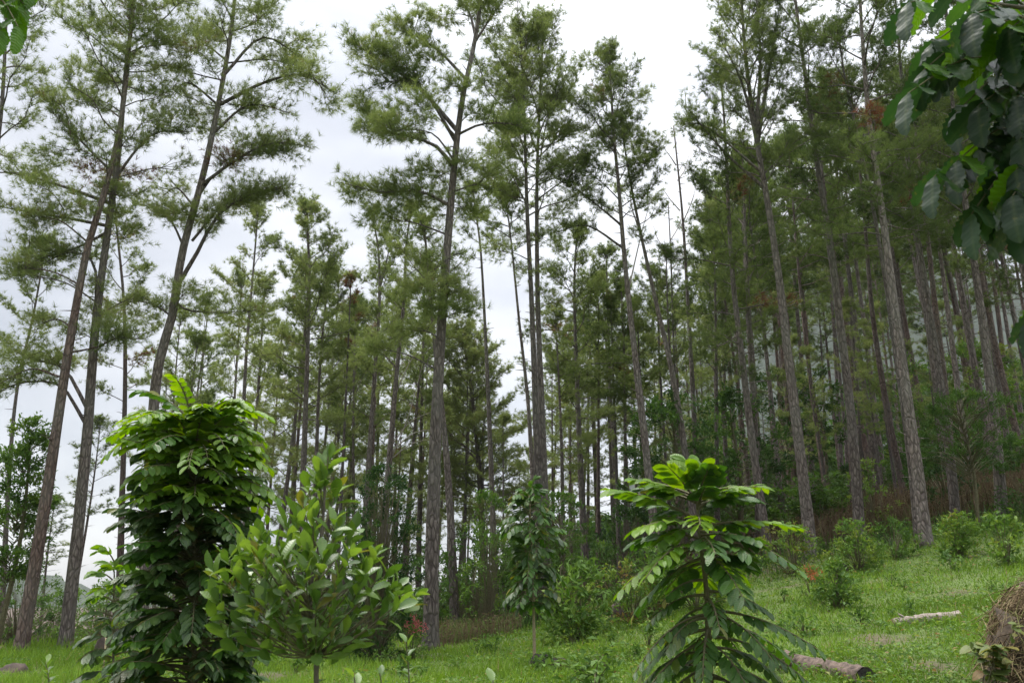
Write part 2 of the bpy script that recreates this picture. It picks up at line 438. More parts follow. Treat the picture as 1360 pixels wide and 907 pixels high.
class Tree:
    def __init__(s, rng, tint=0.5, dead=0.04, dens=1.0, lod=1.0):
        s.rng, s.tint, s.dead, s.dens, s.lod = rng, tint, dead, dens, lod
        s.C, s.D, s.T = [], [], []
        s.branches = []               # (polyline, radii)
        s.twigs = Geo()
    def tufts_along(s, pts, t0, spacing, tint, up=0.35):
        seg = np.linalg.norm(np.diff(pts, axis=0), axis=1); ln = seg.sum()
        n = max(2, int(ln * (1 - t0) / spacing))
        cum = np.concatenate(([0], np.cumsum(seg)))
        for q in np.linspace(t0, 1, n) * ln:
            i = min(len(seg) - 1, int(np.searchsorted(cum, q) - 1)); i = max(i, 0)
            f = (q - cum[i]) / max(seg[i], 1e-6)
            p = pts[i] + (pts[i + 1] - pts[i]) * f
            d = unit(pts[i + 1] - pts[i]) + np.array((0, 0, up)) + s.rng.normal(0, 0.35, 3)
            s.C.append(p + s.rng.normal(0, 0.085, 3)); s.D.append(d)
            s.T.append(tint + s.rng.normal(0, 0.05))
    def limb(s, pts, r0, foliage=True, t_start=0.3, twig=0.9, n_tw=None, bare=False, store=True):
        rng = s.rng
        pts = resample(pts, 9)
        ln = np.linalg.norm(np.diff(pts, axis=0), axis=1).sum()
        rad = r0 * (1 - 0.82 * np.linspace(0, 1, 9))
        s.branches.append((pts, rad))
        if bare:
            for _ in range(int(2 + ln * 1.2)):
                t = rng.uniform(0.3, 0.95); i = int(t * 8)
                d = unit(unit(pts[min(i + 1, 8)] - pts[max(i - 1, 0)]) + rng.normal(0, 0.6, 3))
                l = rng.uniform(0.15, 0.4) * ln * 0.6
                q = np.array([pts[i], pts[i] + d * l * .5 + (0, 0, .03 * l), pts[i] + d * l])
                s.twigs.tube(q, np.array((0.3, 0.2, 0.08)) * rad[i] * 1.2 + 0.002, 3, False)
            return
        bt = min(0.76, s.tint + rng.normal(0, 0.11))
        if rng.random() < s.dead: bt = rng.uniform(0.9, 0.98)
        n = n_tw or max(4, int((4 + ln * 4.6) * s.dens))
        for j in range(n):
            t = t_start + (1 - t_start) * ((j + rng.random()) / n)
            x = t * 8; i = min(7, int(x)); p = pts[i] + (pts[i + 1] - pts[i]) * (x - i)
            d = unit(pts[i + 1] - pts[i])
            sidev = unit(np.cross(d, (0, 0, 1.0)) + 1e-6) * (1 if j % 2 else -1)
            a = rng.uniform(0.45, 1.3)
            td = unit(d * math.cos(a) + sidev * math.sin(a) + np.array((0, 0, rng.uniform(0.0, 0.5))))
            l = twig * rng.uniform(0.45, 1.0) * (1.05 - 0.55 * t) * min(1.2, 0.4 + ln * 0.28)
            q = np.array([p, p + td * l * 0.5, p + td * l + np.array((0, 0, 0.12 * l))])
            if s.lod > 0.6: s.twigs.strip(q, (0.012, 0.009, 0.004), rng)
            s.tufts_along(q, 0.25, 0.105 / s.lod, bt + rng.normal(0, 0.035))
        s.tufts_along(pts[4:], 0.1, 0.12 / s.lod, bt)
    def whorls(s, trunk, zlo, ztop, Rm, n, el=(8, 55), prof=None, bias=None, r_at=None):
        """ordinary limbs up the trunk between two heights"""
        rng = s.rng
        z = trunk[:, 2]; az = rng.random() * 6.28
        for i in range(n):
            t = (i + rng.random() * 0.8) / n
            zz = zlo + (ztop - zlo) * t
            p = np.array([np.interp(zz, z, trunk[:, k]) for k in range(3)])
            az += 2.4 + rng.normal(0, 0.5)
            f = prof(t) if prof else (math.sin(math.pi * (0.22 + 0.72 * t))) ** 0.7
            ln = Rm * f * rng.uniform(0.6, 1.15)
            if bias is not None: ln *= 1 + bias[1] * math.cos(az - bias[0])
            ln = max(ln, 0.35)
            e = R_(el[0] + (el[1] - el[0]) * t ** 0.8 + rng.normal(0, 8))
            hd = np.array((math.sin(az), math.cos(az), 0))
            u = np.array((0, 0, 1.0))
            cur = rng.uniform(-0.08, 0.22)
            pts = [p]
            wob = rng.normal(0, 0.06, (4, 3)) * ln
            for j, q in enumerate((0.3, 0.6, 0.85, 1.0)):
                pts.append(p + (hd * math.cos(e) * q + u * (math.sin(e) * q + cur * q * q)) * ln + wob[j] * q)
            s.limb(np.array(pts), 0.010 + 0.009 * ln, t_start=0.25)
        top = trunk[-1]
        for _ in range(5):
            d = unit(rng.normal(0, 0.5, 3) + (0, 0, 1.0)); l = Rm * 0.3
            s.limb(np.array([top - (0, 0, l * 0.6), top + d * l * 0.4, top + d * l]), 0.015, t_start=0.1)
    def pad(s, c, rx, ry, trunk, rt):
        """one cloud of needle tufts on the end of its own limb"""
        rng = s.rng
        d0 = math.hypot(c[0] - np.interp(c[2], trunk[:, 2], trunk[:, 0]), c[1] - np.interp(c[2], trunk[:, 2], trunk[:, 1]))
        za = c[2] - rng.uniform(0.25, 0.5) * d0
        a = np.array([np.interp(za, trunk[:, 2], trunk[:, k]) for k in range(3)])
        best = d0 * 0.8
        for bp, br in s.branches:
            for q_ in range(2, 8):
                dd = float(np.linalg.norm(bp[q_] - c))
                if dd < best and bp[q_][2] < c[2] + 0.3 and dd > 0.25: best, a = dd, bp[q_]
        if best < d0 * 0.8: d0 = best
        m_ = (a + c) / 2 + np.array((0, 0, 0.10 * d0)) + rng.normal(0, 0.04, 3) * d0
        pts = resample(np.array([a, m_, c - (0, 0, ry * 0.4)]), 9)
        s.branches.append((pts, (0.012 + 0.011 * d0) * (1 - 0.75 * np.linspace(0, 1, 9))))
        bt = min(0.76, s.tint + 0.13 + rng.normal(0, 0.08))  # pads tinted lighter, the sky's light on them put into the colour
        if rng.random() < s.dead: bt = rng.uniform(0.9, 0.98)
        nsub = max(3, int(4 + 9 * rx))
        for _ in range(nsub):
            e = rng.normal(0, 0.5, 3) * (rx, rx * 0.9, ry * 0.8); q = c + e
            f = rng.integers(4, 9); o = pts[f]
            s.twigs.strip(np.array([o, (o + q) / 2 + (0, 0, 0.05), q]), (0.012, 0.008, 0.004), rng)
            st = bt + rng.normal(0, 0.04); dr = unit(q - o)
            for _ in range(int(s.dens * 6.5 * (0.5 + rng.random()) + 11 * rx * ry)):
                p = q + rng.normal(0, 1, 3) * (0.23, 0.23, 0.12)
                s.C.append(p); s.D.append(dr * 0.7 + unit(p - q) * 0.6 + (0, 0, 0.45)); s.T.append(st + rng.normal(0, 0.04))
    def crown_mesh(s, name, off, k=20, length=0.21, width=0.015, spread=1.25, wood=False):
        V, T, t = needle_tris(s.C, s.D, s.T, s.rng, k, length, width, spread)
        return make_mesh(name, V - off, T, None, [M_NEEDLE], t)

def trunk_path(path, D, sway=0.25, rng=None):
    """pixel path (bottom first) at distance D, carried down to the ground"""
    p = [P(a, b, D) for a, b in path]
    g0 = h(p[0][0], D)
    if p[0][2] > g0 + 0.05:
        d = (p[0] - p[1]) / max(p[1][2] - p[0][2], 0.1)
        dz = p[0][2] - g0
        q = p[0] + np.clip(d, -0.12, 0.12) * dz; q[2] = h(q[0], D) - 0.05
        p = [q] + p
    else:
        p[0][2] = g0 - 0.05
        p = [p[0]] + [q for q in p[1:] if q[2] > g0 + 0.6]
    p = np.array(p)
    t = np.linspace(0, 1, len(p))
    if rng is not None: p[:, 1] += rng.normal(0, sway, 1) * np.sin(t * 3) + rng.normal(0, sway, 1) * t
    return resample(p, 30)

def trunk_radius(pts, r0, top=0.2):
    z = pts[:, 2] - pts[0, 2]; t = z / z[-1]
    r = r0 * (1 - (1 - top) * t ** 0.85)
    return r * (1 + 0.26 * np.exp(-z / 0.4))

HERO = []
def hero(path, D, w, label, yb, Rm, n, tint=0.5, el=(8, 55), dens=1.0, top=0.2, limbs=(), bare=(), red=False, dead=0.012, prof=None, bias=None, name='pine_tree', stubs=14, twig=1.1, k=17, ytop=None, pads=()):
    HERO.append(dict(locals()))
def build_hero(i, a):
    rng = np.random.default_rng(100 + i)
    D = a['D']
    tr = trunk_path(a['path'], D, 0.2, rng)
    base = tr[0].copy(); base[2] += 0.05
    r0 = a['w'] / 2 / F * D * 0.96
    root = thing(a['name'], base, a['label'], 'tree', 'pines at the front of the forest')
    T = Tree(rng, a['tint'], a['dead'], a['dens'] * 1.15)
    g = Geo()
    zs = tr[0, 2] + np.concatenate((np.linspace(0, 1.2, 6), np.linspace(1.2, tr[-1, 2] - tr[0, 2], 30)[1:]))
    fine = np.stack([np.interp(zs, tr[:, 2], tr[:, k]) for k in range(3)], -1)
    g.tube(fine, trunk_radius(fine, r0, a['top']), 12, True, None, 0.025, rng)
    mat = M_BARKRED if a['red'] else M_BARK
    rt = lambda z: float(np.interp(z, fine[:, 2], trunk_radius(fine, r0, a['top'])))
    zb = P(a['path'][0][0], a['yb'], D)[2] if a['yb'] else None
    zt = tr[-1, 2] if a['ytop'] is None else P(0, a['ytop'], D)[2]
    if a['n']: T.whorls(tr, zb, zt, a['Rm'] * 1.2, int(a['n'] * 1.15), a['el'], a['prof'], a['bias'])
    for lp in a['limbs']:
        n = len(lp); dy = rng.uniform(-1.2, 1.2)
        pts = np.array([P(x, y, np.interp(P(x, y, D)[2], tr[:, 2], tr[:, 1]) + dy * (q / (n - 1))) for q, (x, y) in enumerate(lp)])
        ln = np.linalg.norm(np.diff(pts, axis=0), axis=1).sum()
        T.limb(pts, 0.014 + 0.013 * ln, t_start=0.3, twig=a['twig'])
    for x, y, rx, ry in sorted(a['pads'], key=lambda q: abs(P(q[0], q[1], D)[0] - np.interp(P(q[0], q[1], D)[2], tr[:, 2], tr[:, 0]))):
        c = P(x, y, D); c[1] = np.interp(c[2], tr[:, 2], tr[:, 1]) + rng.uniform(-1, 1) * (0.3 + rx / F * D)
        T.pad(c, rx / F * D, ry / F * D, tr, rt)
    nb = len(T.branches)
    for lp in a['bare']:
        n = len(lp); dy = rng.uniform(-1, 1)
        pts = np.array([P(x, y, D + dy * (q / (n - 1))) for q, (x, y) in enumerate(lp)])
        T.limb(pts, 0.035, bare=True)
    # broken stubs of old whorls down the trunk
    for _ in range(a['stubs']):
        z = rng.uniform(tr[0, 2] + 2, zb if zb else tr[-1, 2])
        p = np.array([np.interp(z, tr[:, 2], tr[:, k]) for k in range(3)])
        az = rng.random() * 6.28; l = rng.uniform(0.12, 0.5) + rt(z)
        d = np.array((math.sin(az), math.cos(az), rng.uniform(-0.2, 0.5)))
        g.tube(np.array([p, p + d * l * 0.6, p + d * l]), (0.022, 0.014, 0.006), 4, False)
    obj('trunk', g.mesh('trunk', [mat], True, base), root)
    for q, (pts, rad) in enumerate(T.branches):
        gb = Geo(); gb.tube(pts, rad, 5, False)
        o = obj('dead_branch' if q >= nb else 'branch', gb.mesh('branch', [M_DEADWOOD if q >= nb else mat], True, base), root)
    if T.twigs.n:
        tag(obj('twigs', T.twigs.mesh('twigs', [M_TWIG], False, base), root), kind='stuff')
    if T.C:
        wd = 0.0145 * max(1.0, D / 28)
        tag(obj('crown', T.crown_mesh('crown', base, a['k'], 0.235, wd), root), kind='stuff')

fan = lambda t: 0.55 + 0.45 * math.sin(math.pi * min(1, t + 0.15))
# left group
hero([(-70, 860), (-40, 600), (-12, 300), (6, 150), (10, 40), (12, -60)], 27, 15, 'pine cut by the left edge of the picture with its thin crown high up', 260, 2.0, 20, 0.5)
hero([(6, 800), (24, 545), (50, 420), (66, 330)], 46, 9, 'thin dark pine between the picture edge and the reddish leaning pine', 520, 2.0, 16, 0.62)
hero([(25, 862), (60, 640), (82, 480), (108, 330), (128, 260), (150, 170), (163, 70), (170, -50)], 25, 18.5, 'reddish leaning pine with bare lower trunk, leftmost thick trunk on the grass', 250, 2.0, 16, 0.62, red=True, pads=[(13, 300, 25, 18), (37, 280, 35, 12), (63, 262, 25, 10), (110, 277, 20, 12), (45, 240, 30, 12), (90, 250, 30, 10), (30, 282, 25, 10), (70, 200, 30, 14), (75, 130, 25, 12), (20, 350, 25, 12), (23, 413, 30, 14), (130, 240, 22, 12)],
     limbs=[[(78, 500), (40, 490), (-10, 515)], [(84, 470), (130, 460), (170, 440)]])
hero([(85, 862), (112, 600), (125, 430), (142, 300), (157, 200), (166, 110), (180, 0), (190, -90)], 26, 18, 'tall grey pine right of the reddish leaning pine, its low limbs arching to the left', 120, 2.3, 18, 0.66, pads=[(73, 336, 40, 18), (60, 373, 35, 14), (116, 410, 25, 14), (150, 440, 30, 25), (33, 470, 40, 12), (73, 468, 40, 14), (160, 307, 25, 20), (153, 277, 20, 12), (140, 90, 45, 30), (100, 75, 30, 20), (110, 135, 35, 18), (195, 100, 40, 25), (225, 65, 30, 30), (215, 135, 30, 18), (125, 180, 30, 14), (115, 215, 35, 14), (210, 170, 20, 14), (230, 210, 18, 12), (170, 220, 20, 15), (150, 40, 40, 22), (205, 30, 35, 22), (110, 30, 28, 16), (185, 190, 22, 12), (95, 440, 25, 12), (130, 380, 22, 12)],
     limbs=[[(117, 545), (85, 490), (40, 480), (0, 505)], [(112, 560), (80, 512), (30, 508), (-10, 525)], [(128, 400), (124, 350), (92, 335), (40, 360)], [(140, 310), (100, 330), (50, 345), (10, 365)], [(146, 270), (90, 250), (40, 235), (5, 228)], [(150, 230), (100, 180), (70, 150)], [(128, 420), (165, 400), (190, 395)], [(122, 470), (150, 450), (185, 450)], [(150, 240), (200, 180), (250, 175)], [(142, 300), (90, 290), (30, 280), (0, 275)]])
hero([(195, 680), (206, 500), (226, 420), (240, 330), (265, 240), (285, 150), (305, 40), (318, -80)], 27, 20, 'big forked pine leaning right behind the tall lime topped sapling', 150, 2.2, 14, 0.68, dens=1.2, pads=[(260, 282, 55, 16), (310, 250, 45, 28), (370, 250, 25, 12), (235, 280, 35, 15), (340, 175, 30, 10), (380, 195, 35, 18), (310, 130, 50, 28), (415, 115, 30, 22), (380, 65, 40, 25), (435, 120, 18, 12), (345, 20, 40, 20), (260, 90, 40, 28), (250, 20, 30, 20), (280, 30, 30, 20), (255, 398, 30, 14), (330, 412, 35, 12), (215, 405, 25, 12), (350, 250, 30, 14), (300, 210, 24, 14), (395, 30, 25, 18), (240, 130, 25, 16), (275, 160, 24, 12), (175, 410, 25, 12)],
     limbs=[[(232, 385), (262, 335), (290, 285), (335, 258), (385, 250)], [(255, 320), (300, 270), (350, 262)], [(262, 250), (310, 215), (360, 190), (410, 195)], [(262, 262), (285, 232), (330, 205), (385, 200)], [(290, 140), (350, 110), (400, 100), (448, 125)], [(297, 100), (350, 50), (410, 85)], [(280, 180), (330, 140), (385, 150)], [(232, 400), (250, 412), (290, 415), (345, 412)], [(245, 330), (225, 290), (200, 280)], [(258, 275), (235, 250), (215, 262)], [(300, 80), (270, 60), (240, 75)], [(290, 140), (250, 110), (225, 130)], [(228, 420), (205, 405), (175, 400), (150, 410)]], stubs=4)
hero([(160, 720), (165, 520), (163, 400), (152, 290), (150, 250)], 45, 11, 'slim pine with reddish dead needles between the leaning grey pine and the lime topped sapling', 540, 2.3, 18, 0.6, red=True, dead=0.3)
hero([(318, 660), (325, 480), (335, 360), (342, 285)], 48, 10, 'pale slim pine directly right of the big forked pine', 470, 2.1, 18, 0.72)
hero([(402, 660), (408, 500), (412, 380), (410, 285)], 42, 13, 'pine with a tapering rounded crown above the glossy oval leaved shrub', 560, 2.3, 34, 0.62, dens=1.2)
hero([(416, 660), (421, 500), (428, 420), (436, 370)], 45, 10, 'dark thin pine touching the right side of the taper crowned pine', 540, 1.9, 16, 0.5)
hero([(453, 640), (460, 480), (465, 370)], 44, 7, 'very thin pale dying pine with brown wisps beside the taper crowned pine', 470, 0.8, 9, 0.7, dead=0.6, stubs=20)
hero([(488, 640), (497, 500), (504, 400), (502, 330), (494, 285)], 42, 11, 'slender pine with an open wispy top, second trunk left of the thick central pine', 520, 1.6, 16, 0.58,
     limbs=[[(503, 390), (515, 340), (520, 310)]])
hero([(513, 665), (527, 500), (537, 400), (540, 330), (546, 285)], 38, 13, 'forked pine with bleached dead limbs just left of the thick central pine', 500, 1.5, 14, 0.55,
     bare=[[(519, 610), (540, 560), (552, 520), (562, 480)], [(521, 590), (545, 560), (578, 545)], [(519, 610), (545, 590), (575, 582)], [(520, 600), (550, 575), (585, 570)], [(527, 520), (545, 480), (560, 465)]],
     limbs=[[(528, 490), (500, 465), (470, 480)], [(532, 450), (560, 430), (585, 425)]])
hero([(572, 857), (575, 700), (580, 560), (586, 450), (597, 300), (606, 200), (615, 130), (632, 50), (640, -20), (646, -80)], 23.5, 21.5, 'thickest central pine on the grass with long limbs swept to the left', -20, 1.2, 8, 0.58, dead=0.0, el=(30, 60), dens=1.5, twig=1.05, k=19, stubs=10, top=0.2, pads=[(476, 55, 15, 9), (495, 62, 14, 8), (528, 35, 15, 10), (558, 23, 14, 8), (542, 80, 26, 9), (575, 81, 20, 9), (515, 78, 14, 8), (528, 102, 15, 8), (495, 103, 12, 7), (605, 122, 22, 15), (648, 152, 26, 14), (678, 166, 18, 8), (482, 133, 12, 9), (515, 159, 25, 15), (562, 162, 35, 20), (528, 195, 45, 18), (582, 228, 55, 18), (618, 218, 30, 18), (472, 247, 16, 7), (535, 252, 40, 14), (515, 280, 35, 14), (618, 265, 35, 14), (588, 12, 20, 10), (645, 10, 20, 18), (569, 353, 11, 8), (565, 397, 20, 12), (599, 383, 17, 10), (611, 420, 17, 12), (585, 418, 16, 12), (545, 430, 40, 14), (499, 460, 24, 9), (612, 395, 12, 8), (560, 262, 30, 12), (655, 240, 22, 10), (490, 170, 14, 8), (660, 30, 14, 12)],
     limbs=[[(604, 225), (580, 195), (545, 182), (500, 170), (485, 140)], [(608, 175), (560, 120), (520, 90), (465, 55)], [(606, 190), (570, 130), (540, 108), (498, 112)], [(618, 105), (585, 70), (555, 50), (530, 40)], [(600, 275), (560, 255), (505, 255), (455, 243)], [(628, 60), (650, 25), (660, -10)], [(632, 50), (622, 15), (600, -10)], [(606, 180), (640, 165), (680, 165), (700, 175)], [(601, 255), (635, 245), (655, 255)]])
hero([(603, 806), (598, 700), (591, 590), (578, 470), (570, 380), (563, 300)], 30, 14, 'slimmer pine close behind the right side of the thickest central pine', 400, 1.6, 14, 0.5)
hero([(656, 725), (650, 560), (645, 450), (639, 340), (633, 290), (628, 255)], 36, 10, 'straight bare thin pine standing alone against the sky right of the central pine', 345, 1.2, 10, 0.5, stubs=30)
hero([(716, 700), (712, 560), (706, 400), (700, 280), (696, 150), (692, 60)], 30, 13, 'left stem of the close twin pines behind the small upright sapling', 300, 2.5, 24, 0.6, pads=[(700, 70, 40, 26), (665, 130, 26, 30), (690, 105, 30, 20), (660, 190, 24, 18), (680, 160, 30, 18), (675, 235, 24, 12), (705, 360, 8, 14), (660, 330, 22, 12), (652, 95, 18, 14), (700, 210, 25, 14)], el=(28, 62), prof=fan, stubs=26)
hero([(725, 700), (720, 560), (714, 400), (713, 250), (717, 130), (722, 42)], 30.6, 12.5, 'right stem of the close twin pines behind the small upright sapling', 300, 2.4, 24, 0.6, pads=[(735, 110, 25, 34), (720, 60, 25, 16), (740, 175, 22, 18), (725, 145, 28, 18), (752, 140, 16, 18), (735, 225, 22, 12), (722, 390, 12, 10), (738, 402, 10, 12), (726, 318, 14, 12), (748, 265, 20, 10)], el=(28, 62), prof=fan, stubs=22)
hero([(709, 660), (701, 530), (690, 430), (679, 320), (672, 265)], 33, 9, 'thin bare stem leaning left of the close twin pines', 340, 1.5, 13, 0.5)
hero([(777, 745), (770, 600), (764, 450), (763, 370), (766, 315)], 37, 12, 'pine with a drooping dark crown right of the twin pines', 560, 2.2, 28, 0.48, el=(-5, 45))
hero([(822, 700), (812, 550), (808, 430), (806, 335)], 47, 9, 'thin straight pine between the drooping crown pine and the dark trunked pine', 520, 1.9, 18, 0.52)
hero([(869, 700), (858, 600), (843, 470), (830, 350), (822, 250), (815, 170), (810, 75)], 31, 13.5, 'dark trunked pine with a rounded bushy top against the white sky', 300, 2.0, 20, 0.46, el=(15, 60), dens=1.1, pads=[(815, 90, 30, 18), (800, 130, 35, 18), (830, 150, 30, 16), (852, 115, 18, 14), (790, 170, 35, 18), (842, 190, 25, 14), (775, 210, 25, 13), (768, 250, 30, 12), (868, 185, 20, 12), (850, 225, 24, 10), (785, 85, 16, 12), (740, 230, 18, 10)], stubs=20,
     bare=[[(836, 380), (852, 310), (866, 260)]], limbs=[[(826, 300), (790, 270), (750, 240)], [(828, 330), (780, 300), (735, 310)]])
hero([(924, 720), (912, 620), (893, 500), (870, 400), (850, 310), (836, 240), (828, 190)], 32, 12.5, 'strongly slanting pale pine crossing behind the dark trunked pine', 330, 1.4, 12, 0.48, stubs=16, bare=[[(850, 310), (838, 270), (836, 235)]])
hero([(926, 690), (920, 560), (912, 420), (905, 300), (897, 210), (894, 170)], 37, 10, 'bare dead topped pine with short side twigs against the white sky', None, 1.2, 0, 0.4, stubs=45,
     bare=[[(905, 300), (918, 270), (925, 245)], [(903, 280), (890, 265), (880, 250)], [(898, 220), (888, 205), (880, 195)], [(900, 240), (910, 225), (915, 205)]])
hero([(900, 600), (893, 440), (890, 340), (887, 270)], 44, 7, 'shorter dead snag left of the bare dead topped pine', None, 1.0, 0, 0.4, stubs=40, bare=[[(890, 340), (875, 320), (868, 300)], [(891, 360), (905, 340), (912, 325)], [(890, 320), (902, 300), (905, 285)]])
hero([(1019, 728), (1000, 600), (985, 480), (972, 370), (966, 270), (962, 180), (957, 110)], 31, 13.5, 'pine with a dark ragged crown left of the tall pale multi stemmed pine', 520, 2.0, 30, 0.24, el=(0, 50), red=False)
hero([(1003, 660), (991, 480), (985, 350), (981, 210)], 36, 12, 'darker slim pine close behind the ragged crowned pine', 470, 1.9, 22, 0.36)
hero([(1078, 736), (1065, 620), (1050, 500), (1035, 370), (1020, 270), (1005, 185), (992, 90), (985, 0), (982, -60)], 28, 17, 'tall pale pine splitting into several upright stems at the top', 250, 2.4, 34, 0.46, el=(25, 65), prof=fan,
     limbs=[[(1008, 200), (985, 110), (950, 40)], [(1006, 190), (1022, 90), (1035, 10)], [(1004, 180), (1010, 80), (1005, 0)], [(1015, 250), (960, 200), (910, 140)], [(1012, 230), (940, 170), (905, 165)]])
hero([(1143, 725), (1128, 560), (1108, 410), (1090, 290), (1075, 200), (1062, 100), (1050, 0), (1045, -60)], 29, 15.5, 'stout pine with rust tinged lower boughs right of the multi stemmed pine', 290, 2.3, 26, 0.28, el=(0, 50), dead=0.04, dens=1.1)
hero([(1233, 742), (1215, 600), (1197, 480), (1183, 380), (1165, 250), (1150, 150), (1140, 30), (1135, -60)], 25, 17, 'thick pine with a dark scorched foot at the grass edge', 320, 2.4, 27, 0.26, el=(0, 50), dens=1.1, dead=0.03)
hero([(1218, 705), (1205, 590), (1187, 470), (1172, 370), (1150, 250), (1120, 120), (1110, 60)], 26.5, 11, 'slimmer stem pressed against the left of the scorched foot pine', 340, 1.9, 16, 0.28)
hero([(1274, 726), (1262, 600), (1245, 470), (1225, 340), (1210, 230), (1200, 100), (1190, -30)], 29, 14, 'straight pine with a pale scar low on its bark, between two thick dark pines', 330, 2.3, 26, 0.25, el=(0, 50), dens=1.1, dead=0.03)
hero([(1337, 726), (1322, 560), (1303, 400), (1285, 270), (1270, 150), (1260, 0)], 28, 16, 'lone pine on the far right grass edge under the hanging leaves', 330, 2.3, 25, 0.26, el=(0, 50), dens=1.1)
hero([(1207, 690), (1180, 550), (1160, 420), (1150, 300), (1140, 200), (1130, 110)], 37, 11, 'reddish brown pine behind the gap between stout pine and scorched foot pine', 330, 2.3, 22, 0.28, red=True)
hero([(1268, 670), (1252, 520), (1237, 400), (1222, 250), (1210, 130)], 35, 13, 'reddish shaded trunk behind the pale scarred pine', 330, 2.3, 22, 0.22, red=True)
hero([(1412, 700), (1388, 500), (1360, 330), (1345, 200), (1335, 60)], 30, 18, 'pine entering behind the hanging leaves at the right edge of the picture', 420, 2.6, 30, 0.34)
hero([(642, 745), (636, 620), (626, 520), (615, 445)], 46, 13, 'broad bushy yellow green pine filling the gap right of the central trunk', 690, 3.3, 60, 0.84, dead=0.0, el=(5, 50), dens=0.95, prof=lambda t: (1 - t) ** 0.55 * 0.95 + 0.12, k=16, stubs=0)
for i, a in enumerate(HERO): build_hero(i, a)

# pines deep in the forest: six grown kinds, copied
PROTO = []
for q in range(6):
    rng = np.random.default_rng(900 + q)
    Ht = 20.0
    zz = np.linspace(0, Ht, 22)
    a1, a2, ph = rng.normal(0, 0.25), rng.normal(0, 0.4), rng.random() * 6
    tr = np.stack((a1 * np.sin(zz / 6 + ph) - a1 * math.sin(ph), a2 * np.sin(zz / 8 + ph) - a2 * math.sin(ph), zz), -1)
    T = Tree(rng, (0.68, 0.36, 0.62, 0.30, 0.66, 0.24)[q], 0.015, 1.0, 0.55)  # low tints put the shade of a thick canopy into the needle colour
    lo = (0.36, 0.56, 0.34, 0.62, 0.44, 0.58)[q]
    T.whorls(tr, Ht * lo, Ht, (2.7, 2.6, 3.0, 2.4, 2.8, 3.0)[q], (24, 20, 26, 19, 24, 24)[q], ((0, 50), (20, 60), (-5, 45), (10, 55), (5, 50), (0, 45))[q])
    g = Geo()
    g.tube(tr - (0, 0, 0.1), trunk_radius(tr, 0.17, 0.2), 8, True, None, 0.03, rng)
    for pts, rad in T.branches: g.tube(pts, rad, 3, False)
    for _ in range(12):
        z = rng.uniform(3, Ht * lo); p = np.array([np.interp(z, zz, tr[:, k]) for k in range(3)])
        az = rng.random() * 6.28; d = np.array((math.sin(az), math.cos(az), 0.25)); l = rng.uniform(0.4, 1.3)
        g.tube(np.array([p, p + d * l * 0.5, p + d * l]), (0.022, 0.014, 0.005), 3, False)
    tm = g.mesh('trunk', [M_BARKRED if q in (2, 5) else M_BARK])
    cm = T.crown_mesh('crown', np.zeros(3), 15, 0.30, 0.027)
    PROTO.append((tm, cm))
rng = np.random.default_rng(77)
ENV_X = [-20, 60, 130, 200, 260, 340, 430, 500, 560, 620, 660, 690, 710, 740, 800, 850, 900, 950, 1000, 1100, 1200, 1400]
ENV_Y = [520, 600, 460, 380, 350, 340, 350, 350, 370, 500, 560, 590, 550, 440, 380, 390, 370, 330, 250, 160, 100, 80]
slots = []
for px in np.arange(-10, 1400, 15.0):
    x = px + rng.uniform(-7, 7)
    if x < 180 and rng.random() < 0.72: continue
    if 640 < x < 720 and rng.random() < 0.4: continue
    if x > 1000 and rng.random() < 0.4: continue
    if x < 720 and rng.random() < 0.25: continue
    slots.append((x, rng.uniform(38, 62) if x > 720 else rng.uniform(44, 66)))
for px in np.arange(980, 1420, 17.0): slots.append((px + rng.uniform(-8, 8), rng.uniform(58, 100)))
for px in np.arange(740, 1400, 44.0): slots.append((px + rng.uniform(-12, 12), rng.uniform(34, 46)))
for px in np.arange(190, 1400, 36.0): slots.append((px + rng.uniform(-14, 14), rng.uniform(66, 95)))
kinds_label = {
    'left': ('slim pine far behind the left hand trunks against pale sky', 'slim pines behind the left trunks'),
    'mid': ('slim shaded pine deep in the stand behind the central trunks', 'slim pines deep behind the central trunks'),
    'right': ('dark slim pine deep in the stand behind the right hand trunks', 'dark slim pines deep behind the right trunks')}
FAR = []
for px, D in slots:
    b = on_ground(px, D)
    ytop = np.interp(px, ENV_X, ENV_Y) + abs(rng.normal(0, 45)) - 10 + (40 if D > 66 else 0)
    ht = max(9.0, min(27.0, P(px, ytop, D)[2] - b[2]))
    tm, cm = PROTO[(0, 2, 4, 0, 4, 1)[rng.integers(6)]] if px < 760 else PROTO[rng.integers(6)] if px < 980 else PROTO[(1, 3, 3, 5, 5)[rng.integers(5)]]  # right side takes the kinds with canopy shade in their tint
    lab, grp = kinds_label['left' if px < 300 else 'mid' if px < 760 else 'right']
    root = thing('pine_tree', b, lab, 'tree', grp); FAR.append((root, px, D, 'slim pine'))
    f = ht / 20.0; wz = max(f, 0.72) * rng.uniform(0.85, 1.15)
    root.scale = (wz, wz, f)
    root.rotation_euler = (rng.normal(0, 0.02), rng.normal(-0.01, 0.025), rng.random() * 6.28)
    obj('trunk', tm, root)
    tag(obj('crown', cm, root), kind='stuff')

rng = np.random.default_rng(78)
for px in np.arange(420, 1400, 30.0):
    x = px + rng.uniform(-14, 14); D = rng.uniform(38, 70)
    tm, cm = PROTO[(2, 0, 4)[rng.integers(3)]]
    root = thing('young_pine', on_ground(x, D), 'short young pine in the shade between the taller trunks', 'tree', 'young pines between the taller trunks'); FAR.append((root, x, D, 'short young pine'))
    f = rng.uniform(0.35, 0.62); root.scale = (f * 1.15, f * 1.15, f); root.rotation_euler = (0, 0, rng.random() * 6.28)
    obj('trunk', tm, root); tag(obj('crown', cm, root), kind='stuff')

